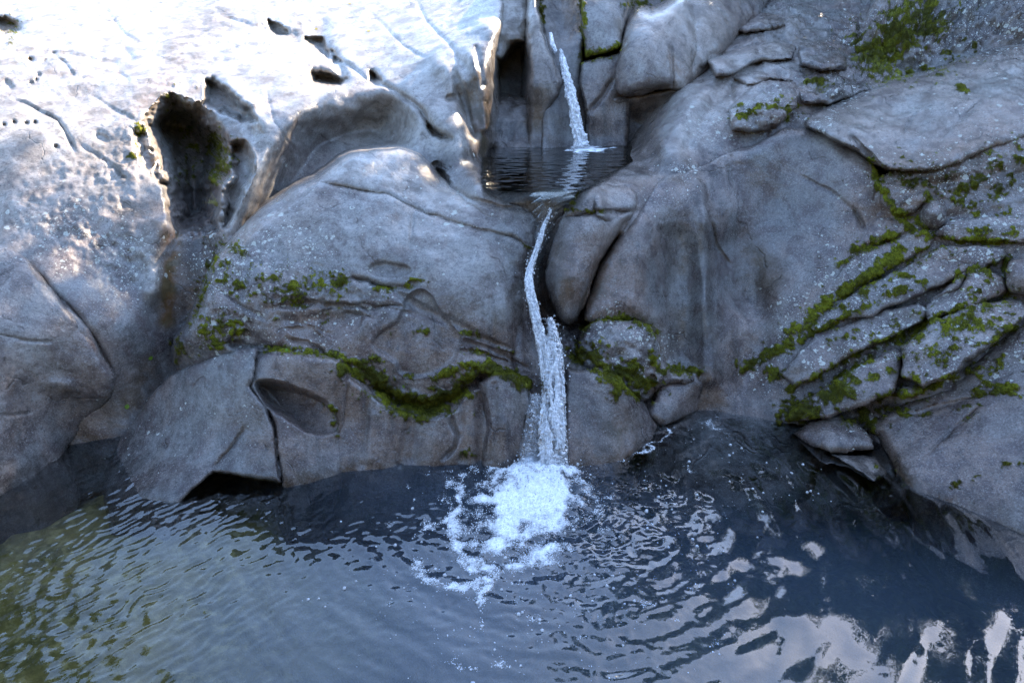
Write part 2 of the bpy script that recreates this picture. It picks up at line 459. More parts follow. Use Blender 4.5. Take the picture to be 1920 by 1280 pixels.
PALE_LIT += [  # paler rock, with sunlit patches and sheen put into the colour
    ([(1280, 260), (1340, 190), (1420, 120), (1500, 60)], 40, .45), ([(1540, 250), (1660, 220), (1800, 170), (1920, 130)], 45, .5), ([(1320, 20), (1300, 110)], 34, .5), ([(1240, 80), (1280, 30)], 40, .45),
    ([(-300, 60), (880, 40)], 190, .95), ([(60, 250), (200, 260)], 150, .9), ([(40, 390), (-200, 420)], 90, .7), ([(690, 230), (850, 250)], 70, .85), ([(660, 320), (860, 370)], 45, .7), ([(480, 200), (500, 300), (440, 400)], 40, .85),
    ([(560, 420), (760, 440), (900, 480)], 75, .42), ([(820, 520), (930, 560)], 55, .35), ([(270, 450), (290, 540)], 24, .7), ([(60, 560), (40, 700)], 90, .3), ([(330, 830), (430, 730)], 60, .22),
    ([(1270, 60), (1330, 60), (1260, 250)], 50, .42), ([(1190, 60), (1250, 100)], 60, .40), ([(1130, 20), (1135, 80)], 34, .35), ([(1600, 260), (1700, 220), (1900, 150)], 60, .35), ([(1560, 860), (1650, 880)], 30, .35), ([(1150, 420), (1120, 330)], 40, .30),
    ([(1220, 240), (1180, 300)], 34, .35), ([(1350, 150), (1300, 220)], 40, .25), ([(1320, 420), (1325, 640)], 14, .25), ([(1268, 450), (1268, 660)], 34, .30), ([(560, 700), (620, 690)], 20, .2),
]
TONE += [([(560, 620), (760, 650), (900, 700)], 70, .35), ([(500, 780), (700, 820), (940, 800)], 70, .35), ([(1500, 330), (1450, 600)], 90, .3), ([(1230, 380), (1200, 520)], 50, .3), ([(1600, 620), (1800, 600)], 90, .3), ([(100, 700), (60, 820)], 90, .15), ([(1100, 420), (1150, 540)], 70, .3), ([(1450, 560), (1480, 660)], 80, .2), ([(1750, 850), (1900, 900)], 150, .25), ([(1200, 100), (1260, 200)], 100, .3), ([(1140, 780), (1200, 840)], 70, .25), ([(700, 560), (800, 650)], 60, .1),
         ([(1280, 440), (1270, 640)], 50, -.6), ([(1400, 380), (1380, 450)], 90, -.5), ([(600, 420), (800, 450)], 160, -.3), ([(330, 850), (420, 760)], 120, -.3), ([(1700, 350), (1900, 350)], 90, .4)]

# cracks: polyline, half width px, depth m
CRACKS = [
    ([(500, 580), (535, 572), (594, 568), (629, 576)], 3, .028), ([(656, 521), (687, 525), (719, 537), (758, 541), (789, 525)], 3.5, .035), ([(640, 568), (687, 580), (734, 572), (766, 576)], 3, .03), ([(648, 588), (672, 591), (703, 599)], 2.5, .02),
    ([(539, 638), (578, 642), (629, 670), (656, 690)], 4, .04), ([(859, 658), (891, 658), (930, 673), (969, 685)], 3, .03), ([(420, 640), (480, 650), (540, 650)], 4, .04), ([(380, 520), (430, 560), (500, 600)], 3, .02),
    ([(0, 95), (60, 95), (130, 100), (200, 118)], 3, .03), ([(300, 60), (280, 100), (330, 120)], 3, .03), ([(420, 30), (470, 50), (520, 45)], 4, .05), ([(640, 110), (690, 150), (750, 172)], 4, .06), ([(780, 0), (800, 40), (850, 90), (870, 130)], 4, .05),
    ([(850, 130), (862, 170), (880, 230), (890, 260)], 8, .12), ([(835, 185), (860, 182)], 6, .08), ([(700, 30), (760, 90), (800, 110)], 3, .03), ([(150, 270), (200, 300), (240, 340)], 3, .03), ([(170, 180), (260, 230)], 4, .03),
    ([(1500, 330), (1560, 360), (1600, 395)], 2.5, .02), ([(1700, 620), (1690, 660)], 4, .04), ([(1820, 505), (1800, 540), (1740, 570)], 4, .05), ([(1440, 60), (1480, 90), (1540, 100)], 4, .05), ([(1480, 20), (1520, 50), (1580, 60)], 4, .05),
    ([(590, 345), (650, 352), (720, 366), (800, 400), (900, 430), (960, 445), (990, 465)], 3.0, .035),
    ([(776, 400), (772, 440), (768, 470)], 2.5, .02), ([(1190, 397), (1149, 455), (1114, 508), (1091, 580), (1060, 637)], 5, .06),
    ([(1190, 397), (1120, 397), (1060, 410)], 4, .05), ([(0, 0), (10, 2)], 1, .0),
    ([(25, 185), (70, 205), (110, 225), (130, 260), (140, 285)], 3.0, .05), ([(60, 130), (100, 100), (125, 120), (140, 145)], 3, .04), ([(195, 10), (225, 55), (262, 82)], 3, .04),
    ([(400, 880), (430, 845), (460, 800)], 2.5, .02), ([(500, 765), (515, 800), (520, 850), (528, 905)], 3.5, .04), ([(850, 775), (848, 795), (858, 815), (852, 840), (830, 860)], 3.0, .035),
    ([(0, 628), (60, 640), (100, 640)], 2, .012), ([(0, 780), (60, 772)], 2, .015), ([(60, 500), (100, 544), (166, 614), (214, 702)], 4, .04),
    ([(600, 575), (690, 570), (790, 590)], 3, .02), ([(660, 520), (740, 545)], 3, .03), ([(540, 600), (620, 625)], 2.5, .015), ([(870, 640), (920, 655), (990, 690)], 3, .025), ([(880, 625), (960, 655)], 3, .025),
    ([(1590, 250), (1630, 290), (1650, 320)], 4, .05), ([(1260, 80), (1262, 170)], 3, .05), ([(1155, 180), (1200, 172), (1258, 158)], 3.5, .06), ([(1150, 148), (1130, 180), (1105, 212)], 3.5, .06),
    ([(1400, 150), (1440, 148), (1500, 160)], 4, .04), ([(1370, 155), (1375, 190)], 3, .04), ([(1330, 105), (1420, 90), (1425, 100)], 4, .04), ([(1840, 190), (1780, 240), (1760, 262)], 4, .035), ([(1715, 210), (1690, 250)], 3, .03),
    ([(1600, 395), (1615, 415), (1620, 430)], 4, .05), ([(1330, 410), (1342, 460), (1370, 500)], 4, .04), ([(747, 172), (790, 208), (811, 248), (847, 259)], 6, .09), ([(810, 305), (833, 345)], 9, .08), ([(833, 345), (880, 372), (940, 388), (985, 390)], 3.5, .05),
    ([(500, 170), (515, 230), (560, 290)], 2.2, .02), ([(1660, 790), (1740, 765), (1830, 745), (1920, 730)], 3, .02), ([(1730, 860), (1790, 800), (1840, 760)], 2.5, .015),
    ([(1060, 690), (1120, 690), (1140, 705)], 4, .04), ([(1220, 700), (1225, 760)], 8, .08), ([(1100, 345), (1130, 350), (1180, 345)], 3, .03), ([(1570, 60), (1620, 130), (1600, 170), (1510, 210)], 18, .10),
]
# bulges (+ towards the viewer is negative) and grooves: polyline, half width, amount m (positive = pushed back)
RELIEF = [
    ([(690, 740), (680, 870)], 8, .018), ([(730, 780), (715, 870)], 9, -.012), ([(765, 790), (750, 870)], 7, .018), ([(820, 790), (815, 860)], 16, -.015), ([(870, 760), (868, 860)], 9, .016), ([(925, 720), (922, 860)], 8, .014), ([(950, 715), (948, 860)], 10, -.012),
    ([(920, 560), (925, 650)], 6, .010), ([(945, 540), (950, 650)], 6, -.008), ([(965, 540), (968, 680)], 6, .010), ([(900, 470), (890, 560)], 14, -.010),
    ([(430, 160), (470, 200), (490, 230)], 16, -.10), ([(455, 250), (470, 300), (440, 380)], 12, -.06), ([(880, 100), (900, 150), (912, 240)], 12, -.08), ([(893, 90), (905, 160)], 5, .05), ([(900, 40), (930, 60)], 16, -.10), ([(820, 120), (870, 150)], 18, -.08),
    ([(1190, 200), (1240, 150)], 20, .0), ([(1240, 270), (1300, 200), (1360, 130)], 14, -.06), ([(1290, 270), (1340, 200), (1420, 120)], 12, .06), ([(1450, 60), (1500, 30)], 16, -.10), ([(1430, 200), (1480, 180)], 18, -.08), ([(1530, 140), (1570, 120)], 14, -.08),
    ([(1560, 300), (1600, 360)], 30, -.03), ([(1400, 600), (1450, 560)], 40, -.03),
    ([(1275, 430), (1270, 560), (1265, 680)], 40, .08), ([(1315, 350), (1318, 450), (1322, 600), (1330, 710)], 14, -.03), ([(1370, 460), (1400, 510), (1410, 560)], 38, .10), ([(1205, 430), (1190, 560)], 26, -.04), ([(1430, 380), (1400, 330)], 70, .06),
    ([(300, 430), (285, 480), (290, 540)], 26, -.10), ([(850, 540), (930, 560)], 60, -.03), ([(905, 720), (900, 860)], 12, .03), ([(780, 780), (770, 860)], 10, .02), ([(700, 780), (690, 860)], 14, -.02),
    ([(600, 50), (560, 70)], 18, .12), ([(500, 60), (545, 70)], 14, .14), ([(590, 145), (640, 150)], 13, .16), ([(620, 105), (640, 130)], 11, .1), ([(700, 140), (705, 152)], 9, .1), ([(600, 75), (612, 100)], 16, .14),
    ([(10, 55), (30, 50)], 16, .15), ([(12, 155), (20, 165)], 6, .05), ([(235, 95), (245, 108)], 8, .06), ([(185, 255), (200, 262)], 7, .06), ([(190, 115), (215, 118)], 6, .05), ([(225, 140), (238, 150)], 6, .04),
    ([(55, 110), (60, 114)], 5, .05), ([(900, 120), (905, 200)], 14, .0), ([(800, 200), (860, 260)], 30, -.08), ([(850, 160), (860, 230)], 22, -.06),
    ([(560, 540), (640, 560)], 20, -.03), ([(480, 520), (520, 560)], 22, -.04), ([(540, 600), (640, 600), (700, 580)], 12, .02), ([(730, 540), (790, 580), (860, 610), (930, 650)], 7, .025), ([(100, 720), (130, 725)], 14, -.02),
]
# drill holes in two short rows
HOLES = [(73, 141), (68, 150), (58, 155), (8, 235), (27, 230), (50, 231), (66, 230), (57, 111), (105, 275)]
ROUGH = [  # rough, broken ground
    ([(1440, 40), (1560, 60), (1600, 120)], 45, 1.5), ([(1450, 150), (1560, 150)], 35, 1.3), ([(1640, 60), (1800, 20), (1950, 60)], 90, 2.0), ([(1400, 230), (1480, 215)], 22, 1.0),
    ([(60, 400), (150, 420), (240, 480)], 55, 1.2), ([(260, 250), (230, 330), (200, 330)], 45, .9), ([(120, 330), (230, 380)], 40, .7), ([(430, 480), (560, 530), (650, 540)], 45, .7), ([(400, 560), (450, 630)], 40, .6),
    ([(1480, 210), (1400, 230)], 35, .7), ([(1560, 130), (1500, 170)], 40, .6), ([(1700, 60), (1900, 60)], 90, 1.0), ([(1120, 640), (1210, 690)], 50, .8), ([(560, 30), (420, 60), (300, 120)], 50, .6), ([(0, 100), (150, 130)], 50, .7),
    ([(470, 200), (490, 250)], 24, .6), ([(1290, 320), (1380, 290)], 25, .5), ([(1700, 350), (1900, 330)], 60, .5), ([(960, 40), (940, 60)], 40, .6), ([(850, 30), (900, 60)], 40, .5), ([(720, 730), (840, 760)], 30, .6),
]

def paint(entries, x, y, soft=1.0):
    out = np.zeros(x.shape)
    for pts, w, s in entries:
        xs = [p[0] for p in pts]; ys = [p[1] for p in pts]
        m = (x > min(xs) - 2.5 * w) & (x < max(xs) + 2.5 * w) & (y > min(ys) - 2.5 * w) & (y < max(ys) + 2.5 * w)
        if not m.any():
            continue
        d, _ = seg_dist(x[m], y[m], pts, False)
        v = s * np.exp(-(d / w) ** 2 * .9)
        if s >= 0:
            out[m] = np.maximum(out[m], v)
        else:
            out[m] = np.minimum(out[m], v)
    return out

def displace(entries, x, y, power=2.0):
    out = np.zeros(x.shape)
    for pts, w, s in entries:
        xs = [p[0] for p in pts]; ys = [p[1] for p in pts]
        m = (x > min(xs) - 3 * w) & (x < max(xs) + 3 * w) & (y > min(ys) - 3 * w) & (y < max(ys) + 3 * w)
        if not m.any():
            continue
        d, u = seg_dist(x[m], y[m], pts, False)
        taper = np.minimum(1, np.minimum(u, 1 - u) * 6 + .25) if power != 2.0 else 1.0
        out[m] += s * np.exp(-(d / w) ** power) * taper
    return out

def axis(lo, hi, step, a, b):
    """grid lines: fine inside the picture, coarser outside"""
    out = []
    v = lo
    while v < hi:
        out.append(v)
        v += step if a <= v <= b else step * 4
    out.append(hi)
    return np.array(out)

MOSS_SRC = []

def rock(name, poly, cps, label=None, kind=None, group=None, cat='rock', parent=None, R_in=22, k_out=.07, margin=26, step=2.6, noise=1.0, dents=(), tone=.5, jag=4.0, round_=.10, seed=0, mossy=None, strata=0.0, wet0=0.0):
    """a body of rock: its visible outline in the picture with control points of known distance; it rolls away behind its own edge"""
    poly = np.asarray(poly, float)
    sp = np.asarray(smooth_poly(poly, 1 if R_in > 15 else 0))
    lo, hi = poly.min(0) - margin, poly.max(0) + margin
    xs = axis(lo[0], hi[0], step, -60, 1980)
    ys = axis(lo[1], hi[1], step, -60, 1300)
    gx, gy = np.meshgrid(xs, ys)
    x, y = gx.ravel(), gy.ravel()
    # ragged outline
    q = np.stack([x / 60, y / 60, np.full_like(x, seed + .5)], 1)
    jx = pn(q) * jag + pn(q * 3.1) * jag * .5
    sd = poly_sd(x, y, sp) + jx
    keep = sd > -margin
    Y = tps(cps, x, y)
    inn = np.clip((R_in - sd) / R_in, 0, 1)
    roll = round_ * (1 - np.sqrt(np.clip(1 - inn ** 2, 0, 1)))
    roll = roll + np.where(sd < 0, -sd * k_out, 0)
    Y = Y + roll
    jr = jx + pn(q * 2.4 + 3) * 7 + pn(q * 6 + 9) * 4
    for dp, depth, soft, *rg in dents:
        s2 = poly_sd(x, y, smooth_poly(dp, 0 if rg else 2)) + (jr * rg[0] if rg else jx * 1.2)
        Y = Y + depth * sstep(-soft * .15, soft, s2)
    Y = Y + displace(RELIEF, x, y)
    crk = displace(CRACKS, x + jx * .5, y + pn(q * 2.2 + 7) * 3, 1.5)
    for hx, hy in HOLES:
        crk = crk + .05 * np.exp(-(((x - hx) / 4.2) ** 2 + ((y - hy) / 3.2) ** 2) ** 2)
    Y = Y + crk
    P = at_Y(x, y, Y)
    ny, nx = gx.shape
    G = P.reshape(ny, nx, 3)
    du = np.gradient(G, axis=1)
    dv = np.gradient(G, axis=0)
    N = np.cross(dv, du)
    N /= np.linalg.norm(N, axis=2)[..., None] + 1e-12
    N = N.reshape(-1, 3)
    # limit the pull on steep back faces
    idx = np.where(keep)[0]
    Pk, Nk = P[idx], N[idx]
    rough = paint(ROUGH, x[idx], y[idx])
    big = fbm(Pk * 1.7 + seed, 3)
    mid = fbm(Pk * 6.5 + 31 + seed, 4, .55)
    fin = fbm(Pk * 26 + 57, 3, .55)
    mo = paint(MOSS, x[idx], y[idx])
    mo = np.where(mo > .02, np.clip(mo + .55 * fbm(Pk * 12 + 5, 3, .65) + .40 * fbm(Pk * 45 + 8, 2, .6) - .10, 0, 1.2), 0)
    tr_ = fbm(Pk * 2.1 + 17 + seed, 3) * 3.2
    terr = np.floor(tr_) + sstep(.40, .60, tr_ - np.floor(tr_))
    rid = 1 - np.abs(pn(Pk * 9.0 + 91 + seed)) * 2
    d = noise * (.030 * big + .0060 * mid * (1 + 3.0 * rough) + .0012 * fin * (1 + 6 * rough)) + rough * .012 * rid + noise * .0022 * terr + .018 * sstep(.35, .85, mo) * (1 + .8 * fin)
    if rough.max() > .1:
        wl = worley(Pk * 16 + seed)
        d = d - rough * .035 * np.clip(.42 - wl, 0, 1)
    wl2 = worley(Pk * 5 + 3.3)
    d = d - .006 * noise * np.clip(.5 - wl2, 0, 1)
    if strata:
        d = d + strata * pn(np.stack([Pk[:, 0] * .6 - Pk[:, 2] * 9, Pk[:, 1] * .7, Pk[:, 2] * 14 - Pk[:, 0] * 6], 1))
    vd = Pk - np.array([0, 0, CAM_H]); vd /= np.linalg.norm(vd, axis=1)[:, None]
    d = d * np.clip(np.abs((vd * Nk).sum(1)) * 2.4, .12, 1)
    Pk = Pk + Nk * d[:, None]
    # faces
    mp = np.full(nx * ny, -1)
    mp[idx] = np.arange(len(idx))
    ii = np.arange(nx * ny).reshape(ny, nx)
    a, b, c, e = ii[:-1, :-1].ravel(), ii[1:, :-1].ravel(), ii[1:, 1:].ravel(), ii[:-1, 1:].ravel()
    F = np.stack([mp[a], mp[b], mp[c], mp[e]], 1)
    F = F[(F >= 0).all(1)]
    xk, yk = x[idx], y[idx]
    A = dict(moss=mo, lichen=paint(LICHEN, xk, yk), wet=np.maximum(np.maximum(paint(WET_DARK, xk, yk), wet0), np.maximum(.95 * sstep(.20, .02, Pk[:, 2] + .05 * mid), .55 * sstep(.60, .15, Pk[:, 2] + .10 * big)) + .95 * sstep(.12, .02, np.abs(Pk[:, 2] - 1.46)) * (Pk[:, 1] > 4.3) * (np.abs(Pk[:, 0] - .4) < 1.1)), stain=paint(STAIN, xk, yk), pale=paint(PALE_LIT, xk, yk),
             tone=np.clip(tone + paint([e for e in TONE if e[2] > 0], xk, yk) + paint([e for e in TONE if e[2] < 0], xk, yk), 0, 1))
    MOSS_SRC.append((Pk, Nk, mo, F, sd[idx], A['wet']))
    o = mesh_obj(name, Pk, F, ROCK, parent, True, A)
    if parent is None:
        tag(o, label, None if kind else cat, group, kind)
    return o

# ------------------------------------------------------------------ left side
CAVE = [(285, 205), (320, 178), (352, 186), (378, 196), (405, 228), (432, 262), (438, 330), (418, 350), (412, 432), (335, 442), (316, 400), (310, 345), (282, 280), (268, 235)]
SCOOP = [(431, 418), (455, 375), (485, 318), (512, 268), (545, 226), (585, 200), (640, 183), (700, 174), (748, 178), (778, 215), (783, 250), (772, 300), (620, 390), (520, 460), (440, 470)]
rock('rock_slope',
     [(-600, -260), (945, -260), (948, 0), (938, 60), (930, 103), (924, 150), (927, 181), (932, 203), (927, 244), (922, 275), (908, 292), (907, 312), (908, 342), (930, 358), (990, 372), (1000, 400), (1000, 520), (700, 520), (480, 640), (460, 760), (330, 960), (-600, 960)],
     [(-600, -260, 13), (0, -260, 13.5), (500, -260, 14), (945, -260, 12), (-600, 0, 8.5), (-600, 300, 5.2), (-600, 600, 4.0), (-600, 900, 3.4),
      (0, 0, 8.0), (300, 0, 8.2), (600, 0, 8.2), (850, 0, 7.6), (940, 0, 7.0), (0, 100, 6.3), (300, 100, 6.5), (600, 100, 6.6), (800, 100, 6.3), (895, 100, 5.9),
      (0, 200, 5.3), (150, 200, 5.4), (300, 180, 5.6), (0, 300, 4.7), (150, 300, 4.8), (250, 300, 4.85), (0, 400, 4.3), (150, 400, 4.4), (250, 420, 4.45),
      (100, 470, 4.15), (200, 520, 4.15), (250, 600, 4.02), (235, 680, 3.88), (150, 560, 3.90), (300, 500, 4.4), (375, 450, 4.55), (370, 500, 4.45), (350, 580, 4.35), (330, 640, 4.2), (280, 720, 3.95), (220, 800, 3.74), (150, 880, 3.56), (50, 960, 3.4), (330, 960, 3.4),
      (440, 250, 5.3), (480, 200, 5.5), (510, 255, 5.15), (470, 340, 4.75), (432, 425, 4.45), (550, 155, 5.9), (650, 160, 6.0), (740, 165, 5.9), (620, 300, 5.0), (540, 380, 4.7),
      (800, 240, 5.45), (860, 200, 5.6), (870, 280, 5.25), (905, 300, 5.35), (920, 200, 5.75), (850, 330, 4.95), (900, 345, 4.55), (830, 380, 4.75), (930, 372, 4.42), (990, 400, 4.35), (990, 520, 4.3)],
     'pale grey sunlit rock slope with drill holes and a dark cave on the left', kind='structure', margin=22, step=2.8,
     dents=[(CAVE, 1.2, 55, .9), (SCOOP, .70, 75), ([(385, 152), (402, 148), (470, 203), (478, 226), (450, 234), (420, 216), (380, 196)], .30, 12, .8),
            ([(432, 262), (460, 262), (482, 292), (478, 325), (455, 375), (428, 432), (412, 432), (418, 350), (436, 330)], .30, 14, .5), ([(240, 240), (275, 235), (290, 290), (310, 345), (290, 340), (262, 300), (248, 275)], .16, 14, 1.2),
            ([(0, 30), (30, 38), (46, 60), (10, 66), (-20, 60)], .25, 10, 1.0), ([(500, 35), (548, 58), (550, 70), (515, 66)], .22, 8, 1.0), ([(560, 58), (612, 75), (615, 108), (570, 85)], .25, 8, 1.0), ([(578, 128), (600, 126), (650, 150), (640, 163), (580, 158)], .25, 8, .8), ([(622, 92), (640, 108), (648, 122), (625, 118)], .16, 7, .8),
            ([(692, 130), (716, 152), (692, 153)], .14, 6, .5), ([(808, 312), (840, 330), (846, 350), (828, 345)], .12, 8, .8), ([(800, 225), (820, 245), (850, 258), (846, 264), (812, 256), (800, 240)], .14, 7, .6)], R_in=26, round_=.22, k_out=.075, seed=1, noise=.7)
rock('boulder', [(-600, 400), (0, 448), (66, 500), (100, 544), (140, 575), (166, 614), (188, 654), (214, 702), (212, 732), (178, 776), (150, 811), (120, 850), (170, 960), (0, 1080), (-600, 1200)],
     [(-600, 400, 3.9), (0, 455, 3.95), (66, 508, 3.88), (0, 600, 3.58), (100, 600, 3.70), (150, 640, 3.72), (205, 705, 3.72), (0, 700, 3.42), (100, 700, 3.60), (0, 800, 3.28), (100, 800, 3.55), (170, 770, 3.68), (0, 925, 3.10), (60, 890, 3.28), (110, 855, 3.47), (100, 960, 3.28), (0, 1080, 2.98), (-600, 700, 3.2), (-600, 1000, 2.75)],
     'large rounded blue grey boulder at the left edge sloping into the pool', seed=2, R_in=26, round_=.05)
rock('rock_dome',
     [(440, 442), (480, 402), (560, 350), (600, 328), (650, 291), (700, 284), (760, 277), (805, 300), (833, 345), (880, 372), (935, 388), (992, 392), (1006, 420), (1002, 470), (986, 520), (986, 600), (990, 680), (1000, 760), (990, 1000), (560, 1000), (380, 800), (330, 700), (325, 640), (345, 622), (375, 560), (395, 500)],
     [(440, 442, 4.14), (395, 500, 3.98), (345, 630, 3.75), (330, 690, 3.8), (480, 402, 4.25), (560, 352, 4.42), (650, 297, 4.62), (760, 285, 4.85), (830, 350, 4.62), (930, 395, 4.34), (1000, 420, 4.25),
      (500, 500, 3.92), (600, 450, 4.05), (700, 400, 4.25), (800, 450, 4.12), (900, 500, 4.0), (970, 500, 4.1), (420, 600, 3.72), (500, 600, 3.72), (600, 600, 3.74), (700, 600, 3.78), (800, 600, 3.80), (900, 600, 3.82), (975, 620, 3.92),
      (600, 680, 3.64), (700, 700, 3.66), (800, 690, 3.66), (900, 690, 3.68), (980, 720, 3.76), (700, 800, 3.60), (850, 800, 3.6), (980, 820, 3.62), (560, 800, 3.55), (420, 750, 3.75), (700, 1000, 3.3), (980, 1000, 3.3)],
     'big smooth grey rock dome left of the lower waterfall with cracks and lichen', seed=3, R_in=30, round_=.16, dents=[([(690, 712), (740, 735), (790, 750), (850, 735), (880, 700), (985, 705), (985, 740), (880, 730), (850, 770), (780, 785), (720, 760)], .07, 14),
            ([(766, 541), (805, 545), (824, 588), (852, 611), (867, 638), (859, 673), (812, 709), (750, 709), (742, 673), (688, 650), (703, 627), (745, 600)], .030, 7), ([(523, 611), (566, 607), (598, 619), (605, 640), (559, 636)], .022, 6),
            ([(691, 488), (766, 494), (775, 518), (687, 522)], .022, 6), ([(600, 575), (660, 570), (690, 590), (680, 625), (620, 640), (600, 610)], .018, 6), ([(500, 545), (560, 560), (600, 560), (590, 580), (520, 585)], .022, 7),
            ([(865, 625), (930, 652), (985, 668), (985, 700), (930, 690), (870, 662)], .020, 7), ([(440, 610), (520, 650), (470, 655), (420, 650)], .03, 8)])
rock('rock_slab', [(278, 745), (320, 705), (350, 690), (400, 667), (482, 652), (478, 690), (468, 725), (500, 768), (516, 800), (522, 850), (528, 906), (400, 882), (372, 908), (345, 938), (300, 1060), (215, 1060), (190, 900), (225, 820)],
     [(278, 745, 3.76), (350, 692, 3.70), (400, 670, 3.66), (480, 658, 3.60), (470, 725, 3.46), (380, 780, 3.46), (300, 800, 3.56), (500, 800, 3.34), (225, 830, 3.6), (520, 900, 3.16), (400, 878, 3.22), (345, 938, 3.05), (260, 930, 3.10), (200, 900, 3.35), (260, 1060, 3.06)],
     'smooth grey wedge slab with pits in front of the dome, overhanging the pool', seed=4, R_in=8, round_=.03, k_out=.075, noise=.6, margin=22, tone=.35)
rock('pothole_rock', [(476, 664), (520, 662), (580, 668), (642, 672), (655, 700), (650, 760), (648, 830), (640, 920), (600, 1010), (540, 1010), (528, 910), (524, 850), (516, 800), (498, 768), (466, 728)],
     [(476, 668, 3.60), (640, 676, 3.58), (560, 680, 3.52), (650, 760, 3.50), (470, 725, 3.48), (510, 790, 3.36), (640, 830, 3.44), (580, 850, 3.32), (530, 905, 3.18), (620, 900, 3.28), (560, 1010, 3.2)],
     'grey rock with a dark oval pothole scooped into it', seed=5, R_in=10, round_=.025, k_out=.010, noise=.6, margin=22,
     dents=[([(470, 712), (520, 712), (570, 730), (610, 750), (634, 780), (634, 812), (600, 820), (560, 808), (520, 778), (494, 762)], .20, 20)])
rock('rock_block', [(652, 705), (690, 735), (740, 770), (785, 782), (845, 775), (868, 745), (888, 728), (905, 722), (950, 730), (965, 790), (960, 860), (950, 1000), (540, 1000), (540, 840), (560, 780), (600, 720)],
     [(600, 722, 3.60), (560, 800, 3.52), (950, 735, 3.64), (955, 860, 3.46), (655, 710, 3.56), (740, 775, 3.52), (840, 778, 3.52), (895, 730, 3.6), (660, 800, 3.47), (780, 830, 3.45), (895, 820, 3.47), (640, 890, 3.31), (760, 872, 3.39), (895, 868, 3.40), (620, 1000, 3.24), (900, 1000, 3.3)],
     'wide wet grey block at the waterline under the dark moss crevice', seed=6, R_in=8, round_=.03, k_out=.008, noise=.6, margin=22)
rock('rock_block', [(900, 718), (930, 705), (960, 708), (988, 722), (992, 760), (985, 830), (970, 1000), (908, 1000), (904, 860), (912, 790)],
     [(905, 722, 3.58), (980, 722, 3.6), (905, 800, 3.44), (945, 800, 3.42), (988, 800, 3.5), (945, 868, 3.36), (908, 868, 3.38), (985, 868, 3.44), (940, 1000, 3.3)],
     'narrow glistening wet rock block beside the left foot of the waterfall', seed=7, R_in=10, round_=.03, k_out=.010, noise=.7, margin=22, wet0=.7)
rock('channel_bed', [(900, 366), (960, 360), (1100, 352), (1110, 400), (1090, 600), (1100, 760), (1100, 1000), (960, 1000), (960, 500)],
     [(900, 366, 4.45), (1000, 372, 4.42), (1100, 360, 4.5), (1000, 420, 4.40), (1060, 420, 4.45), (1005, 480, 4.30), (1040, 520, 4.42), (1005, 560, 4.16), (1036, 580, 4.36), (1020, 640, 4.0), (1070, 640, 4.1), (1030, 750, 3.78), (1090, 750, 3.9), (1020, 880, 3.58), (1090, 900, 3.6), (1020, 1000, 3.4)],
     'dark wet rock channel behind the lower waterfall', kind='structure', seed=8, wet0=.9, noise=.8, margin=22)

# ------------------------------------------------------------------ right of the fall
rock('rock_lobe', [(1056, 398), (1075, 380), (1091, 358), (1130, 345), (1200, 350), (1192, 398), (1150, 456), (1116, 508), (1094, 578), (1072, 612), (1050, 602), (1032, 560), (1020, 518), (1030, 478), (1042, 442)],
     [(1056, 400, 4.36), (1091, 360, 4.42), (1150, 350, 4.6), (1192, 398, 4.48), (1042, 442, 4.28), (1100, 430, 4.25), (1150, 456, 4.34), (1024, 518, 4.14), (1070, 520, 4.06), (1114, 508, 4.18), (1092, 578, 4.06), (1052, 598, 3.98)],
     'smooth brownish rock lobe hanging over the right side of the water chute', seed=9, R_in=18, round_=.10, noise=.7, margin=22, tone=.7)
rock('rock_wall',
     [(1196, 398), (1215, 365), (1240, 335), (1262, 325), (1290, 322), (1330, 300), (1380, 280), (1410, 275), (1450, 250), (1490, 240), (1530, 245), (1570, 255), (1610, 285), (1645, 315), (1720, 420), (1720, 520), (1560, 760), (1520, 1000), (1180, 1000), (1215, 770), (1238, 700), (1228, 640), (1215, 606), (1150, 596), (1096, 606), (1094, 580), (1116, 510), (1150, 458)],
     [(1196, 400, 4.50), (1240, 340, 4.75), (1290, 325, 4.85), (1400, 280, 5.0), (1490, 243, 5.1), (1570, 262, 4.95), (1645, 320, 4.7), (1150, 470, 4.36), (1120, 540, 4.22), (1100, 600, 4.10), (1200, 480, 4.36), (1200, 590, 4.16), (1250, 420, 4.52), (1270, 520, 4.40), (1265, 640, 4.22), (1320, 420, 4.58), (1322, 560, 4.34), (1330, 700, 4.12), (1420, 360, 4.92), (1400, 440, 4.75), (1400, 540, 4.50), (1420, 640, 4.26), (1500, 400, 4.75), (1500, 520, 4.42), (1600, 400, 4.6), (1560, 480, 4.45), (1480, 640, 4.2), (1700, 440, 4.55),
      (1240, 700, 4.10), (1300, 740, 4.06), (1240, 800, 3.84), (1310, 775, 4.02), (1400, 792, 3.92), (1480, 812, 3.82), (1400, 720, 4.1), (1250, 1000, 3.5), (1520, 1000, 3.4)],
     'broad purple grey rock wall with smooth vertical flutes right of the waterfall', seed=10, R_in=24, round_=.10, noise=.7,
     dents=[([(1228, 432), (1250, 420), (1290, 418), (1312, 440), (1318, 560), (1318, 680), (1300, 700), (1245, 690), (1228, 620), (1222, 520)], .06, 34), ([(1328, 400), (1346, 455), (1375, 500), (1425, 524), (1480, 600), (1440, 760), (1345, 760), (1334, 520)], .09, 60)])
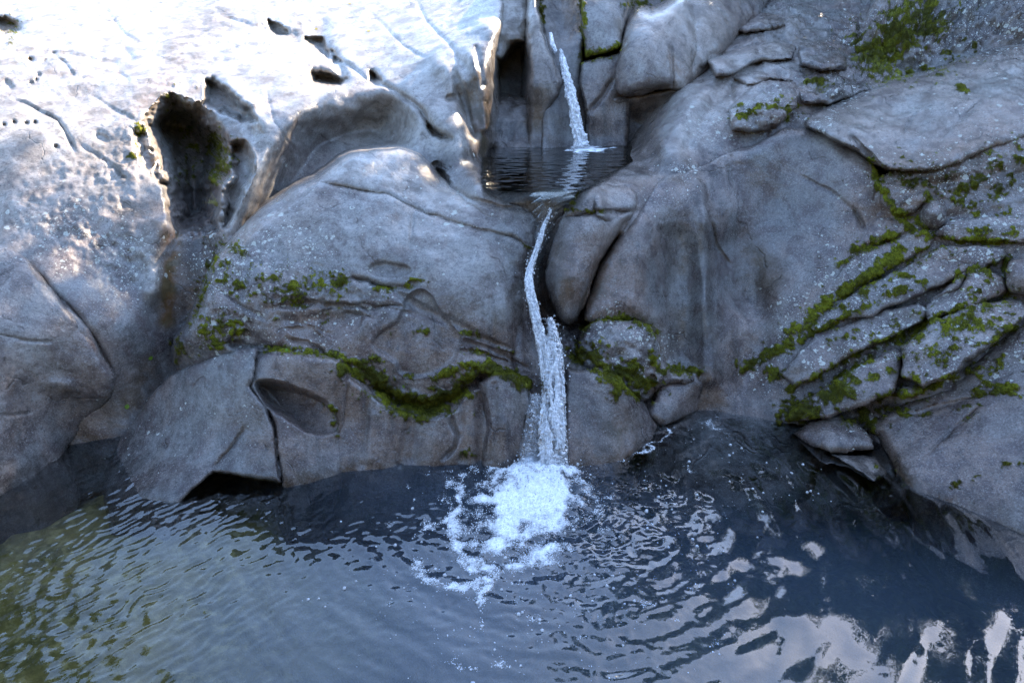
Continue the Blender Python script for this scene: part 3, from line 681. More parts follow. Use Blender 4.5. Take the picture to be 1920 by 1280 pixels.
rock('mossy_rock', [(1086, 625), (1110, 606), (1150, 597), (1215, 608), (1232, 640), (1238, 668), (1262, 690), (1305, 700), (1300, 720), (1240, 720), (1222, 750), (1196, 752), (1160, 735), (1120, 715), (1086, 690)],
     [(1086, 625, 4.02), (1150, 600, 4.08), (1215, 612, 4.06), (1150, 650, 3.92), (1220, 660, 3.98), (1090, 690, 3.86), (1160, 710, 3.84), (1215, 740, 3.84), (1300, 705, 4.0)],
     'dark mossy lump of rock with white lichen right of the waterfall', seed=11, R_in=16, round_=.08, k_out=.075, margin=22, noise=1.2)
rock('rock_block', [(1060, 688), (1090, 690), (1120, 690), (1160, 715), (1190, 745), (1215, 775), (1236, 798), (1220, 828), (1180, 860), (1140, 1000), (1050, 1000), (1060, 860)],
     [(1062, 692, 3.74), (1110, 695, 3.74), (1160, 720, 3.72), (1236, 798, 3.82), (1070, 780, 3.55), (1150, 790, 3.58), (1062, 866, 3.38), (1130, 868, 3.40), (1180, 858, 3.46), (1225, 825, 3.66), (1100, 1000, 3.3)],
     'squat purple brown block at the right foot of the waterfall', seed=12, R_in=9, round_=.04, k_out=.012, margin=22, noise=.6, tone=.75, wet0=.35)
rock('rock_block', [(1240, 722), (1300, 702), (1316, 720), (1312, 768), (1262, 790), (1238, 800), (1222, 775), (1228, 745)],
     [(1240, 725, 4.0), (1305, 705, 4.06), (1312, 765, 4.03), (1240, 798, 3.83), (1260, 760, 3.93)],
     'small dull brown block between the mossy lump and the side trickle', seed=13, R_in=8, round_=.02, k_out=.006, margin=22, noise=.7, tone=.6)

# ridge and slabs, upper right
rock('rock_ridge',
     [(1098, 346), (1126, 321), (1186, 290), (1208, 265), (1226, 226), (1250, 192), (1264, 171), (1313, 137), (1335, 110), (1348, 85), (1374, 62), (1400, 30), (1426, 12), (1450, -60), (1500, -260), (1700, -260), (1700, 300), (1500, 420), (1200, 480), (1110, 420)],
     [(1098, 350, 4.46), (1126, 325, 4.86), (1188, 292, 5.45), (1226, 228, 5.75), (1264, 172, 6.0), (1313, 140, 6.3), (1374, 66, 6.9), (1426, 16, 7.5), (1500, -260, 12), (1700, -260, 12), (1180, 340, 4.75), (1250, 280, 5.15), (1250, 360, 4.8), (1330, 260, 5.25), (1400, 220, 5.45), (1350, 180, 5.8), (1420, 150, 5.95), (1500, 190, 5.5), (1500, 80, 6.5), (1560, 20, 7.2), (1600, 120, 6.1), (1500, 270, 5.25), (1600, 240, 5.2), (1700, 200, 5.6), (1700, 60, 6.9), (1500, 420, 4.95), (1200, 480, 4.6)],
     'grey lichen spotted rock ridge right of the upper pool', seed=14, R_in=26, round_=.22, k_out=.02)
rock('rock_slab',
     [(1505, 232), (1530, 210), (1580, 185), (1640, 168), (1700, 145), (1760, 128), (1830, 100), (1880, 88), (1960, 84), (2500, 40), (2500, 200), (1960, 240), (1920, 262), (1850, 280), (1790, 315), (1720, 325), (1650, 318), (1600, 280), (1540, 252)],
     [(1505, 234, 5.05), (1580, 190, 5.35), (1700, 150, 5.65), (1830, 105, 5.85), (1920, 90, 5.9), (2500, 50, 6.2), (1560, 250, 4.85), (1650, 230, 5.0), (1750, 210, 5.05), (1850, 180, 5.1), (1650, 312, 4.55), (1740, 318, 4.45), (1850, 276, 4.55), (1940, 250, 4.6), (2500, 200, 4.9)],
     'long pale grey slab rising to the right edge below the mossy boulder', seed=15, R_in=22, round_=.10, k_out=.075, strata=.006)
RG = [(1378, 64, 6.85), (1426, 16, 7.5), (1330, 120, 6.25), (1350, 180, 5.8), (1420, 150, 5.95), (1500, 190, 5.5), (1500, 80, 6.5), (1560, 20, 7.2), (1600, 120, 6.1), (1500, 270, 5.25), (1600, 240, 5.2), (1700, 200, 5.6), (1400, 220, 5.45)]
def lump(pl, thick, label, seed, **kw):
    c = np.mean(pl, 0)
    g = lambda px, py: float(tps(RG, np.array([float(px)]), np.array([float(py)]))[0])
    cp = [(px, py, g(px, py) - thick * (1.2 if py > c[1] else .8)) for px, py in pl] + [(c[0], c[1], g(*c) - thick * 1.5)]
    rock('rock', pl, cp, label, seed=seed, R_in=14, round_=.12, margin=18, **kw)
lump([(1378, 58), (1399, 38), (1433, 20), (1467, 32), (1474, 47), (1442, 55), (1399, 64)], .16, 'smooth pale cap of rock at the top of the right ridge', 71, noise=.6)
lump([(1497, 80), (1545, 78), (1585, 102), (1588, 128), (1540, 136), (1500, 122)], .16, 'pitted grey hump beside the small stream on the right ridge', 72, noise=1.4)
lump([(1331, 116), (1380, 95), (1425, 84), (1467, 76), (1495, 88), (1484, 112), (1425, 112), (1373, 138), (1345, 140)], .12, 'long smooth band of rock below the cap on the right ridge', 73, noise=.7)
lump([(1378, 184), (1410, 158), (1442, 148), (1493, 156), (1498, 200), (1455, 238), (1410, 246), (1373, 243), (1365, 208)], .16, 'mossy lichen covered block in the middle of the right ridge', 74, noise=1.8)
lump([(1497, 170), (1560, 158), (1625, 150), (1636, 172), (1590, 184), (1548, 194), (1505, 196)], .14, 'low dark mossy ledge beside the small stream', 75, noise=1.6, wet0=.6)
lump([(1372, 146), (1420, 132), (1476, 144), (1500, 154), (1440, 150), (1400, 162)], .10, 'thin pale ledge above the mossy block on the right ridge', 76, noise=.7)
rock('mossy_boulder', [(1605, 70), (1630, 25), (1660, -20), (1760, -80), (2100, -120), (2500, -60), (2500, 160), (1900, 170), (1700, 200), (1640, 170), (1612, 120)],
     [(1605, 75, 6.45), (1630, 25, 6.7), (1760, -80, 7.4), (2500, -60, 7.4), (2500, 160, 6.2), (1900, 160, 6.1), (1700, 180, 6.05), (1720, 60, 6.35), (1850, 40, 6.5), (1640, 140, 6.2), (2000, 50, 6.5)],
     'dark rough boulder with bright green moss in the upper right corner', seed=16, R_in=22, round_=.2, noise=2.0, wet0=.2)
# layered rock on the right
ly = bpy.data.objects.new('layered_rock', None); COL.objects.link(ly)
ly.location = (2.3, 4.0, 0.0)
tag(ly, 'slanting layered rock ledges covered with moss and white lichen on the right', 'rock')
LB = [(1400, 690, 4.22), (1500, 600, 4.36), (1600, 500, 4.46), (1700, 400, 4.55), (1660, 330, 4.66), (1780, 330, 4.52), (1900, 280, 4.56), (1900, 420, 4.25), (1900, 560, 3.98), (1780, 560, 4.12), (1700, 660, 3.96), (1600, 700, 3.98), (1480, 800, 3.94), (1640, 800, 3.72), (1920, 640, 3.7), (2500, 300, 4.4), (2500, 700, 3.4), (1700, 900, 3.4), (1500, 1000, 3.4)]
rock('bedrock_face', [(1395, 692), (1440, 660), (1490, 620), (1560, 500), (1640, 440), (1620, 400), (1650, 320), (1800, 290), (1960, 240), (2500, 180), (2500, 800), (1800, 860), (1700, 980), (1470, 980), (1440, 760)], LB, parent=ly, seed=17, noise=1.3, strata=.02, tone=.6, margin=22)
def lbase(px, py):
    return float(tps(LB, np.array([float(px)]), np.array([float(py)]))[0])
LEDGES = [
    ([(1510, 592), (1560, 520), (1600, 478), (1660, 455), (1720, 430), (1750, 445), (1740, 465), (1690, 490), (1620, 530), (1560, 575)], .09),
    ([(1512, 615), (1571, 570), (1628, 530), (1700, 500), (1764, 460), (1882, 464), (1892, 482), (1830, 505), (1780, 530), (1711, 560), (1640, 590), (1571, 604), (1530, 628)], .12),
    ([(1466, 700), (1500, 655), (1528, 630), (1606, 598), (1722, 568), (1742, 584), (1730, 604), (1685, 624), (1606, 660), (1530, 705), (1490, 728)], .15),
    ([(1738, 572), (1775, 535), (1825, 502), (1880, 520), (1890, 548), (1845, 566), (1742, 598)], .13),
    ([(1690, 648), (1746, 600), (1847, 564), (1913, 562), (1926, 590), (1847, 650), (1785, 700), (1732, 730), (1694, 700)], .20),
    ([(1560, 722), (1610, 690), (1676, 656), (1692, 664), (1688, 706), (1676, 735), (1620, 762), (1560, 780), (1466, 792), (1480, 770), (1520, 745)], .18),
    ([(1640, 340), (1680, 330), (1735, 340), (1745, 370), (1715, 400), (1680, 405), (1650, 380)], .07),
    ([(1620, 430), (1650, 405), (1700, 412), (1720, 425), (1660, 448), (1600, 470), (1580, 470)], .05),
    ([(1745, 440), (1780, 415), (1880, 405), (1960, 410), (1960, 452), (1860, 455)], .07),
]
for k, (pl, thick) in enumerate(LEDGES):
    c = np.mean(pl, 0)
    cps_ = []
    for (px, py) in pl:
        top = py < c[1]
        cps_.append((px, py, lbase(px, py) - thick * (1.15 if not top else .75)))
    cps_.append((c[0], c[1], lbase(*c) - thick * 1.2))
    rock('ledge', pl, cps_, parent=ly, seed=20 + k, R_in=9, round_=.035, k_out=.075, margin=14, noise=1.0, tone=.55, strata=.010, jag=6)
rock('boulder', [(1886, 492), (1905, 482), (1960, 480), (1980, 560), (1910, 556), (1888, 545)], [(1886, 492, 3.98), (1960, 482, 3.95), (1960, 550, 3.78), (1890, 545, 3.85), (1925, 520, 3.78)],
     'small dark round rock wedged at the right edge between the ledges', seed=31, R_in=16, round_=.09, k_out=.075, margin=20)
rock('standing_stone', [(1724, 420), (1728, 388), (1742, 362), (1758, 360), (1772, 385), (1780, 420), (1768, 432), (1738, 432)], [(1726, 420, 4.40), (1750, 362, 4.5), (1778, 420, 4.38), (1752, 400, 4.33), (1750, 430, 4.36)],
     'small upright oval stone standing in moss on the right face', seed=32, R_in=16, round_=.07, k_out=.075, margin=16, noise=.6)
rock('rock_slab',
     [(1600, 812), (1640, 782), (1700, 750), (1764, 726), (1800, 700), (1832, 670), (1880, 630), (1940, 590), (2500, 400), (2500, 1400), (1920, 1180), (1716, 1080), (1700, 930), (1672, 880), (1655, 840), (1640, 812)],
     [(1610, 812, 3.70), (1640, 790, 3.66), (1764, 728, 3.66), (1832, 672, 3.70), (1940, 592, 3.74), (2500, 420, 3.9), (1800, 800, 3.42), (1920, 760, 3.36), (1920, 900, 2.98), (1680, 850, 3.42), (1716, 914, 3.18), (1920, 1002, 2.78), (2500, 900, 2.6), (2500, 1300, 2.2), (1716, 1060, 3.02), (1820, 1060, 2.86), (1920, 1150, 2.66)],
     'large tilted brown grey slab entering the pool at the lower right', seed=33, R_in=24, round_=.12, k_out=.075, noise=.8, tone=.7)
rock('rock', [(1484, 812), (1520, 790), (1571, 780), (1610, 795), (1634, 820), (1637, 840), (1560, 846), (1519, 840)], [(1484, 812, 3.74), (1571, 782, 3.76), (1634, 822, 3.56), (1637, 840, 3.5), (1519, 840, 3.58), (1560, 815, 3.6)],
     'low lumpy grey rock at the waterline below the moss covered ledges', seed=34, R_in=12, round_=.06, k_out=.075, margin=22)
rock('rock', [(1545, 847), (1600, 850), (1641, 855), (1665, 888), (1640, 905), (1600, 880)], [(1545, 847, 3.52), (1641, 856, 3.46), (1665, 890, 3.3), (1610, 880, 3.32), (1610, 862, 3.42)],
     'flat pale wedge of rock at the waterline against the lower right slab', seed=35, R_in=10, round_=.04, k_out=.075, margin=20, noise=.5)
rock('pebble', [(1681, 738), (1690, 727), (1712, 722), (1730, 730), (1722, 740), (1695, 744)], [(1681, 738, 3.68), (1712, 723, 3.68), (1730, 732, 3.66), (1700, 743, 3.62), (1706, 733, 3.6)],
     'small flat grey stone lying in the gap above the lower right slab', cat='stone', seed=36, R_in=9, round_=.04, k_out=.075, margin=10, noise=.3)

# ------------------------------------------------------------------ back of the upper pool
rock('back_wall', [(900, -110), (1500, -110), (1500, 330), (900, 330)],
     [(900, -110, 8.5), (1500, -110, 8.6), (960, 0, 7.9), (1200, 0, 8.0), (1400, 0, 8.2), (960, 130, 7.3), (960, 200, 6.7), (960, 275, 6.2), (1050, 275, 6.35), (1200, 275, 6.6), (1200, 130, 7.4), (1400, 275, 6.6)],
     'shadowed rock wall behind the upper pool', kind='structure', seed=40, margin=10, wet0=.3, noise=1.4)
rock('overhang_rock', [(925, -110), (992, -110), (992, 55), (985, 80), (960, 84), (940, 110), (920, 110), (910, 60)], [(925, -110, 8.3), (990, -110, 8.3), (985, 0, 7.1), (925, 0, 7.1), (985, 70, 6.7), (945, 95, 6.6), (920, 60, 6.7)],
     'sunlit rock overhanging the dark cleft left of the upper waterfall', seed=41, R_in=14, round_=.12, k_out=.075, margin=22)
rock('wet_rock', [(915, 215), (940, 178), (985, 185), (1000, 200), (1000, 330), (900, 330)], [(915, 215, 6.2), (940, 180, 6.5), (990, 195, 6.4), (960, 230, 6.15), (990, 280, 6.0), (920, 280, 6.0), (950, 330, 5.6)],
     'glistening wet rock in the dark cleft at the back of the upper pool', seed=42, R_in=12, round_=.08, margin=20, wet0=1.0, noise=1.5)
rock('rock_column', [(990, -110), (1000, -110), (1004, 0), (1016, 62), (1034, 100), (1048, 127), (1058, 150), (1052, 178), (1040, 196), (1026, 215), (1026, 272), (1020, 330), (985, 330), (990, 150)],
     [(990, -110, 7.3), (1003, 0, 6.7), (1015, 62, 6.4), (1046, 127, 6.2), (990, 0, 6.8), (992, 100, 6.3), (992, 200, 6.1), (1020, 160, 6.08), (1050, 178, 6.12), (1024, 270, 5.98), (992, 275, 6.0), (1000, 330, 5.6)],
     'tall dark rock column left of the upper waterfall', seed=43, R_in=12, round_=.08, k_out=.075, margin=22, noise=.8, tone=.55)
rock('waterfall_rock', [(1000, -110), (1100, -110), (1094, 0), (1096, 60), (1092, 110), (1085, 140), (1100, 200), (1105, 330), (1010, 330), (1018, 200), (1040, 140), (1020, 70), (1006, 0)],
     [(1010, -110, 7.6), (1095, -110, 7.6), (1010, 0, 7.0), (1050, 0, 7.1), (1090, 0, 6.9), (1055, 60, 6.8), (1090, 80, 6.55), (1056, 118, 6.42), (1085, 130, 6.4), (1060, 190, 6.22), (1090, 200, 6.25), (1040, 230, 6.1), (1050, 275, 6.02), (1100, 275, 6.1), (1060, 330, 5.7)],
     'smooth wet chute of rock under the upper waterfall', seed=44, R_in=10, round_=.05, margin=20, wet0=.8, noise=.8, tone=.3)
rock('rock_column', [(1094, -110), (1180, -110), (1176, 0), (1170, 50), (1166, 85), (1140, 96), (1100, 108), (1094, 60)],
     [(1094, -110, 7.2), (1180, -110, 7.3), (1096, 0, 6.6), (1176, 0, 6.7), (1100, 60, 6.4), (1168, 60, 6.5), (1100, 105, 6.3), (1165, 88, 6.38), (1130, 50, 6.4)],
     'smooth pale rock panel above the green moss seam right of the upper waterfall', seed=45, R_in=10, round_=.05, k_out=.075, margin=20, noise=.5, tone=.3)
rock('rock_column', [(1090, 118), (1120, 108), (1168, 96), (1180, 150), (1180, 330), (1098, 330), (1100, 220), (1086, 150)],
     [(1092, 122, 6.3), (1166, 100, 6.4), (1110, 160, 6.2), (1170, 160, 6.3), (1110, 220, 6.1), (1170, 220, 6.2), (1100, 275, 6.05), (1170, 275, 6.1), (1120, 330, 5.7)],
     'grey rock panel with a slanting crack right of the plunging upper waterfall', seed=46, R_in=10, round_=.06, k_out=.075, margin=20, noise=.5)
rock('boulder', [(1152, 178), (1156, 130), (1166, 85), (1178, 40), (1200, 20), (1225, 30), (1262, 5), (1290, -10), (1320, 60), (1300, 175), (1240, 165), (1190, 180)],
     [(1152, 175, 6.1), (1166, 85, 6.3), (1190, 25, 6.6), (1290, -10, 6.8), (1220, 80, 6.1), (1220, 140, 5.95), (1290, 120, 6.2), (1180, 175, 6.0), (1290, 170, 6.1)],
     'smooth pale rounded boulder above the dark undercut by the upper pool', seed=47, R_in=24, round_=.14, k_out=.075, margin=22, noise=.7, tone=.65)
rock('undercut_rock', [(1150, 186), (1200, 178), (1260, 165), (1300, 170), (1300, 330), (1150, 330)], [(1152, 190, 6.2), (1258, 170, 6.15), (1180, 220, 6.4), (1240, 220, 6.3), (1160, 278, 6.2), (1240, 278, 6.2), (1200, 330, 5.9)],
     'dark undercut rock at the waterline right of the upper pool', seed=48, R_in=10, round_=.06, margin=14, wet0=.7, tone=.7)
rock('rock_column', [(1282, -20), (1310, -60), (1400, -90), (1460, -80), (1440, 20), (1390, 60), (1350, 110), (1325, 140), (1290, 165), (1272, 150), (1270, 110), (1278, 60)],
     [(1284, -10, 6.9), (1400, -80, 7.7), (1440, 0, 7.5), (1380, 60, 6.8), (1330, 60, 6.5), (1280, 60, 6.5), (1275, 120, 6.25), (1310, 120, 6.25), (1285, 160, 6.15), (1340, 120, 6.4)],
     'tall pale tan rounded rock column above the right bank of the upper pool', seed=49, R_in=22, round_=.14, k_out=.075, margin=22, noise=.6, tone=.75)

# ------------------------------------------------------------------ pool bed and hillside
def sheet(name, xs, ys, zf, mat, attrs=None, **kw):
    gx, gy = np.meshgrid(xs, ys)
    x, y = gx.ravel(), gy.ravel()
    z = zf(x, y)
    nx, ny = len(xs), len(ys)
    ii = np.arange(nx * ny).reshape(ny, nx)
    F = np.stack([ii[:-1, :-1].ravel(), ii[:-1, 1:].ravel(), ii[1:, 1:].ravel(), ii[1:, :-1].ravel()], 1)
    at = {k: f(x, y) for k, f in (attrs or {}).items()}
    return tag(mesh_obj(name, np.stack([x, y, z], 1), F, mat, None, True, at), **kw)

def bed_material():
    t = NT('pool_bed_silt')
    pos = t.n('NewGeometry').outputs['Position']
    n1 = t.noise(pos, 2.2, 5, .6); n2 = t.noise(pos, 16, 5, .65)
    c = t.mix(t.ramp(n1, .38, .62), (.30, .205, .060), (.15, .118, .040))
    c = t.mix(t.ramp(n2, .45, .7), c, (.44, .32, .12))
    c = t.mix(t.ramp(n2, .25, .42, .7, 0), c, (.02, .02, .014))
    p = t.n('BsdfPrincipled', {'Roughness': .9, 'Specular IOR Level': .1}); t.set(p, 'Base Color', c)
    b = t.n('Bump', {'Strength': .6, 'Distance': .05}); t.set(b, 'Height', n2); t.set(p, 'Normal', b)
    return t.surf(p)
BED = bed_material()
def bed_z(x, y):
    P = np.stack([x, y, np.zeros_like(x)], 1)
    shallow = sstep(.1, -1.7, x)
    return -1.25 + .95 * shallow + .12 * fbm(P * 1.3, 3) + .05 * fbm(P * 5, 3)
sheet('pool_bed', np.linspace(-8, 8, 220), np.linspace(-3, 5.5, 160), bed_z, BED, kind='structure', label='brown silty bed of the lower pool')
def hill_z(x, y):
    P = np.stack([x, y, np.zeros_like(x)], 1)
    return 2.35 + .16 * np.clip(y - 8.5, -2, 100) + .0 * x + .35 * fbm(P * .35, 4) + .12 * np.abs(x) * sstep(3, 9, np.abs(x)) - 2.2 * sstep(8.4, 6.4, y)
SOIL = simple_material('forest_soil', (.06, .045, .025), (.10, .09, .04), 6, .95, .5, .1)
sheet('hillside', np.linspace(-40, 40, 140), np.linspace(7.6, 70, 120), hill_z, SOIL, kind='structure', label='wooded slope above the gorge')
def bank(name, x0, x1, rise, label):
    sheet(name, np.linspace(x0, x1, 60), np.linspace(-14, 12, 90), lambda x, y: -.2 + rise * np.clip(np.abs(x) - 5.2, 0, 6) + .3 * np.clip(np.abs(x) - 11, 0, 40) + .45 * fbm(np.stack([x, y, x * 0], 1) * .6, 4) + .10 * np.clip(y, 0, 20), SOIL, kind='structure', label=label)
bank('bank', -30, -5.2, .45, 'gorge bank on the left beyond the frame')
bank('bank', 5.2, 30, .85, 'gorge bank on the right beyond the frame')  # steepened to hold back low sky light
sheet('added_bank', np.linspace(-14, 14, 90), np.linspace(-16, -2.2, 60), lambda x, y: -1.2 + 1.15 * np.clip(-y - 2.2, 0, 5) + .35 * np.clip(-y - 7.2, 0, 20) + .5 * fbm(np.stack([x, y, x * 0], 1) * .6, 4), SOIL, kind='structure', label='unseen bank added behind the viewer to cut low sky light')  # added out of view to reduce fill from behind the camera

# ------------------------------------------------------------------ water
def water_material(name, tint, rough=.015, absorb=None):
    t = NT(name)
    foam = t.attr('foam')
    pos = t.n('NewGeometry').outputs['Position']
    fr = t.n('Fresnel', {'IOR': 1.45})
    gl = t.n('BsdfGlossy', {'Roughness': rough, 'Color': (1, 1, 1, 1)})
    tr = t.n('BsdfTransparent', {'Color': (*tint, 1)})
    body = t.n('BsdfDiffuse', {'Color': (.050, .074, .105, 1)})
    mb = t.n('MixShader'); t.set(mb, 0, t.math('MULTIPLY', t.attr('deep'), .40)); t.set(mb, 1, tr.outputs[0]); t.set(mb, 2, body.outputs[0])
    m1 = t.n('MixShader'); t.set(m1, 0, t.math('MULTIPLY', fr.outputs[0], 1.4, clamp=True)); t.set(m1, 1, mb.outputs[0]); t.set(m1, 2, gl.outputs[0])
    df = t.n('BsdfDiffuse', {'Color': (.90, .92, .94, 1)})
    nf = t.noise(pos, 90, 4, .75)
    f = t.ramp(t.math('ADD', foam, t.math('MULTIPLY_ADD', nf, .8, -.40)), .18, .75)
    m2 = t.n('MixShader'); t.set(m2, 0, t.math('MULTIPLY', f, .9)); t.set(m2, 1, m1.outputs[0]); t.set(m2, 2, df.outputs[0])
    if absorb:
        va = t.n('VolumeAbsorption', {'Color': (*absorb[1], 1), 'Density': absorb[0]})
        t.t.links.new(va.outputs[0], t.out.inputs['Volume'])
    return t.surf(m2)
WATER = water_material('pool_water', (.9, .93, .93), absorb=(1.0, (.36, .48, .50)))
IMP = np.array([.19, 3.22])
FOAM = [([(1300, 776), (1242, 806), (1190, 858), (1120, 868)], 4, .55), ([(990, 893), (1030, 900), (1010, 945), (965, 950)], 44, 1.15), ([(985, 960), (925, 1005)], 36, .85), ([(862, 940), (858, 1000), (872, 1050), (910, 1080), (955, 1060), (1050, 1035)], 16, .55), ([(900, 925), (1050, 975), (990, 1010)], 24, .6),
        ([(940, 870), (960, 850)], 20, .7), ([(1060, 900), (1130, 950)], 13, .38), ([(790, 985), (860, 970)], 16, .45), ([(770, 1060), (830, 1095), (905, 1100), (910, 1140)], 12, .5), ([(840, 920), (885, 890)], 22, .35), ([(1060, 950), (1140, 972)], 12, .35),
        ([(820, 1252), (900, 1255), (960, 1242)], 9, .24), ([(1300, 780), (1345, 800)], 22, .30)]
def foam_density(px, py, q):
    p = np.stack([q[:, 0], q[:, 1], q[:, 0] * 0], 1)
    wx = fbm(p * 5 + 3, 3, .6) * 22; wy = fbm(p * 5 + 41, 3, .6) * 20
    return np.clip(paint(FOAM, px + wx, py + wy) + .30 * fbm(p * 11 + 7, 4, .65) - .10, 0, 1)
def wave_z(x, y):
    dx, dy = x - IMP[0], y - IMP[1]
    r = np.sqrt(dx * dx + dy * dy) + 1e-6
    th = np.arctan2(dx, -dy)
    w1 = pn(np.stack([r * 9, th * 3.2, r * 0 + .3], 1)) * .0045 + sstep(.5, 1.3, x) * (pn(np.stack([r * 6.5, th * 4.5, r * 0 + 2.3], 1)) * .010 + pn(np.stack([r * 14, th * 9, r * 0 + 7.3], 1)) * .0035)
    w2 = pn(np.stack([r * 21, th * 8, r * 0 + 5.1], 1)) * .0022
    P = np.stack([x, y, np.zeros_like(x)], 1)
    wq = P + .03 * np.stack([pn(P * 7), pn(P * 7 + 50), x * 0], 1)
    diag = np.stack([(wq[:, 0] * .8 - wq[:, 1] * .6) * 34, (wq[:, 0] * .6 + wq[:, 1] * .8) * 11, x * 0], 1)
    left = sstep(-.3, -1.4, x) * np.clip(.65 + .8 * pn(P * 1.6 + 21), .1, 1.4)
    chop = ((1 - np.abs(pn(wq * 17 + 3)) * 2) * .0026 + pn(wq * 40 + 9) * .0013) * (.16 + .80 * np.exp(-(r / 1.3) ** 2)) + left * (pn(diag) * .0050 + pn(wq * 40 + 2) * .0010)
    calm = 1 - .75 * sstep(.25, 1.2, x)
    splash = np.exp(-(r / .20) ** 2) * (.055 + .04 * fbm(P * 16, 3))
    fo_ = np.zeros(len(x))
    mf = (r < 1.1)
    if mf.any():
        qx, qy = to_px(P[mf]); fd = foam_density(qx, qy, P[mf])
        fo_[mf] = sstep(.15, .7, fd) * (.004 + .007 * fbm(P[mf] * 40, 3, .7))
    return fo_ + (w1 + w2 * (.3 + .7 * calm)) * (.5 + .8 * np.exp(-(r / 2.0) ** 2)) + chop * calm + splash
def foam_a(x, y):
    q = np.stack([x, y, np.zeros_like(x)], 1)
    px, py = to_px(q)
    f = np.zeros(len(x))
    m = (px > 650) & (px < 1450) & (py > 780) & (py < 1300)
    f[m] = foam_density(px[m], py[m], q[m])
    return f
def fine_axis(lo, a, b, hi, f, c):
    return np.concatenate([np.arange(lo, a, c), np.arange(a, b, f), np.arange(b, hi + c, c)])
def deep(x, y):
    P = np.stack([x, y, x * 0], 1)
    d = sstep(-1.7, -.1, x + .35 * pn(P * 1.2)) * sstep(3.75, 3.0, y + .35 * x * (x > .6)) 
    return np.clip(d * (.9 + .25 * pn(P * 2.3 + 5)), 0, 1)
def water_body(name, xs, ys, zf, mat, foam, depth, **kw):
    gx, gy = np.meshgrid(xs, ys)
    x, y = gx.ravel(), gy.ravel()
    n = len(x); nx, ny = len(xs), len(ys)
    ii = np.arange(n).reshape(ny, nx)
    F = np.stack([ii[:-1, :-1].ravel(), ii[:-1, 1:].ravel(), ii[1:, 1:].ravel(), ii[1:, :-1].ravel()], 1)
    V = np.stack([x, y, zf(x, y)], 1)
    ring = np.concatenate([ii[0, :], ii[1:, -1], ii[-1, -2::-1], ii[-2:0:-1, 0]])
    m = len(ring)
    B = V[ring].copy(); B[:, 2] = -depth
    c = np.array([[x.mean(), y.mean(), -depth]])
    k = np.arange(m); k2 = (k + 1) % m
    side = np.stack([ring[k2], ring[k], n + k, n + k2], 1)
    bot = [(n + m, int(n + b), int(n + a)) for a, b in zip(k, k2)]
    V = np.concatenate([V, B, c])
    bot = np.array([(a, b, d, d) for a, b, d in bot])
    FF = [tuple(f) for f in F.tolist()] + [tuple(f) for f in side.tolist()] + [tuple(f[:3]) for f in bot.tolist()]
    fo = np.concatenate([foam(x, y), np.zeros(m + 1)])
    return tag(mesh_obj(name, V, FF, mat, None, True, {'foam': fo, 'deep': np.concatenate([deep(x, y), np.zeros(m + 1)])}, origin=(0, 3, 0)), **kw)
water_body('pool_water', fine_axis(-8, -2.9, 2.9, 8, .0105, .15), fine_axis(-3, 1.55, 4.2, 5.3, .0095, .15), wave_z, WATER, foam_a, 2.2, kind='structure', label='dark rippled water of the lower pool')
UZ = 1.44
WATER2 = water_material('upper_pool_water', (.35, .38, .36))
def wave2(x, y):
    P = np.stack([x * .8, y * 1.6, np.zeros_like(x)], 1)
    lip = sstep(4.48, 4.28, y)
    return UZ + (pn(P * 8) * .004 + pn(P * 19 + 4) * .0018) * (1 - .7 * lip)
def foam2(x, y):
    p = np.stack([x, y, x * 0], 1)
    r = np.sqrt(((x - .64 - .08 * fbm(p * 6, 3)) / .26) ** 2 + ((y - 5.90 - .06 * fbm(p * 6 + 9, 3)) / .20) ** 2)
    return np.clip(1.0 - r + .5 * fbm(p * 12 + 4, 3), 0, 1) * (r < 1.6)
UP = [(903, 350), (903, 300), (915, 272), (950, 266), (1100, 266), (1200, 268), (1215, 275), (1195, 300), (1135, 330), (1105, 352), (1085, 360), (1000, 361), (935, 360)]
xs_, ys_ = np.arange(-.6, 1.9, .012), np.arange(4.25, 6.6, .012)
gx_, gy_ = np.meshgrid(xs_, ys_)
ux, uy = gx_.ravel(), gy_.ravel()
upx, upy = to_px(np.stack([ux, uy, np.full_like(ux, UZ)], 1))
ok_ = poly_sd(upx, upy, UP) > 0
ii_ = np.arange(len(ux)).reshape(gx_.shape)
F_ = np.stack([ii_[:-1, :-1].ravel(), ii_[:-1, 1:].ravel(), ii_[1:, 1:].ravel(), ii_[1:, :-1].ravel()], 1)
F_ = F_[ok_[F_].all(1)]
us, inv = np.unique(F_, return_inverse=True)
tag(mesh_obj('upper_pool_water', np.stack([ux, uy, wave2(ux, uy)], 1)[us], inv.reshape(F_.shape), WATER2, None, True, {'foam': foam2(ux, uy)[us]}), kind='structure', label='dark water of the small upper pool')

# ------------------------------------------------------------------ trees that shade the gorge, some added unseen for reflections and fill (they stand on the banks, above and beside the picture)
BARK = simple_material('tree_bark', (.07, .05, .035), (.13, .10, .075), 30, .95, .6, .1)
LEAF = simple_material('tree_leaf', (.035, .065, .015), (.075, .11, .025), 3, .6, 0, .3, .35)
def tube(V, F, pts, rad, seg=8):
    base = len(V)
    pts = [Vector(p) for p in pts]
    n = len(pts)
    for k, p in enumerate(pts):
        d = (pts[min(k + 1, n - 1)] - pts[max(k - 1, 0)]).normalized()
        u = d.orthogonal().normalized(); w = d.cross(u)
        for q in range(seg):
            a = 2 * math.pi * q / seg
            V.append(tuple(p + (u * math.cos(a) + w * math.sin(a)) * rad[k]))
    for k in range(n - 1):
        for q in range(seg):
            a, b = base + k * seg + q, base + k * seg + (q + 1) % seg
            F.append((a, b, b + seg, a + seg))
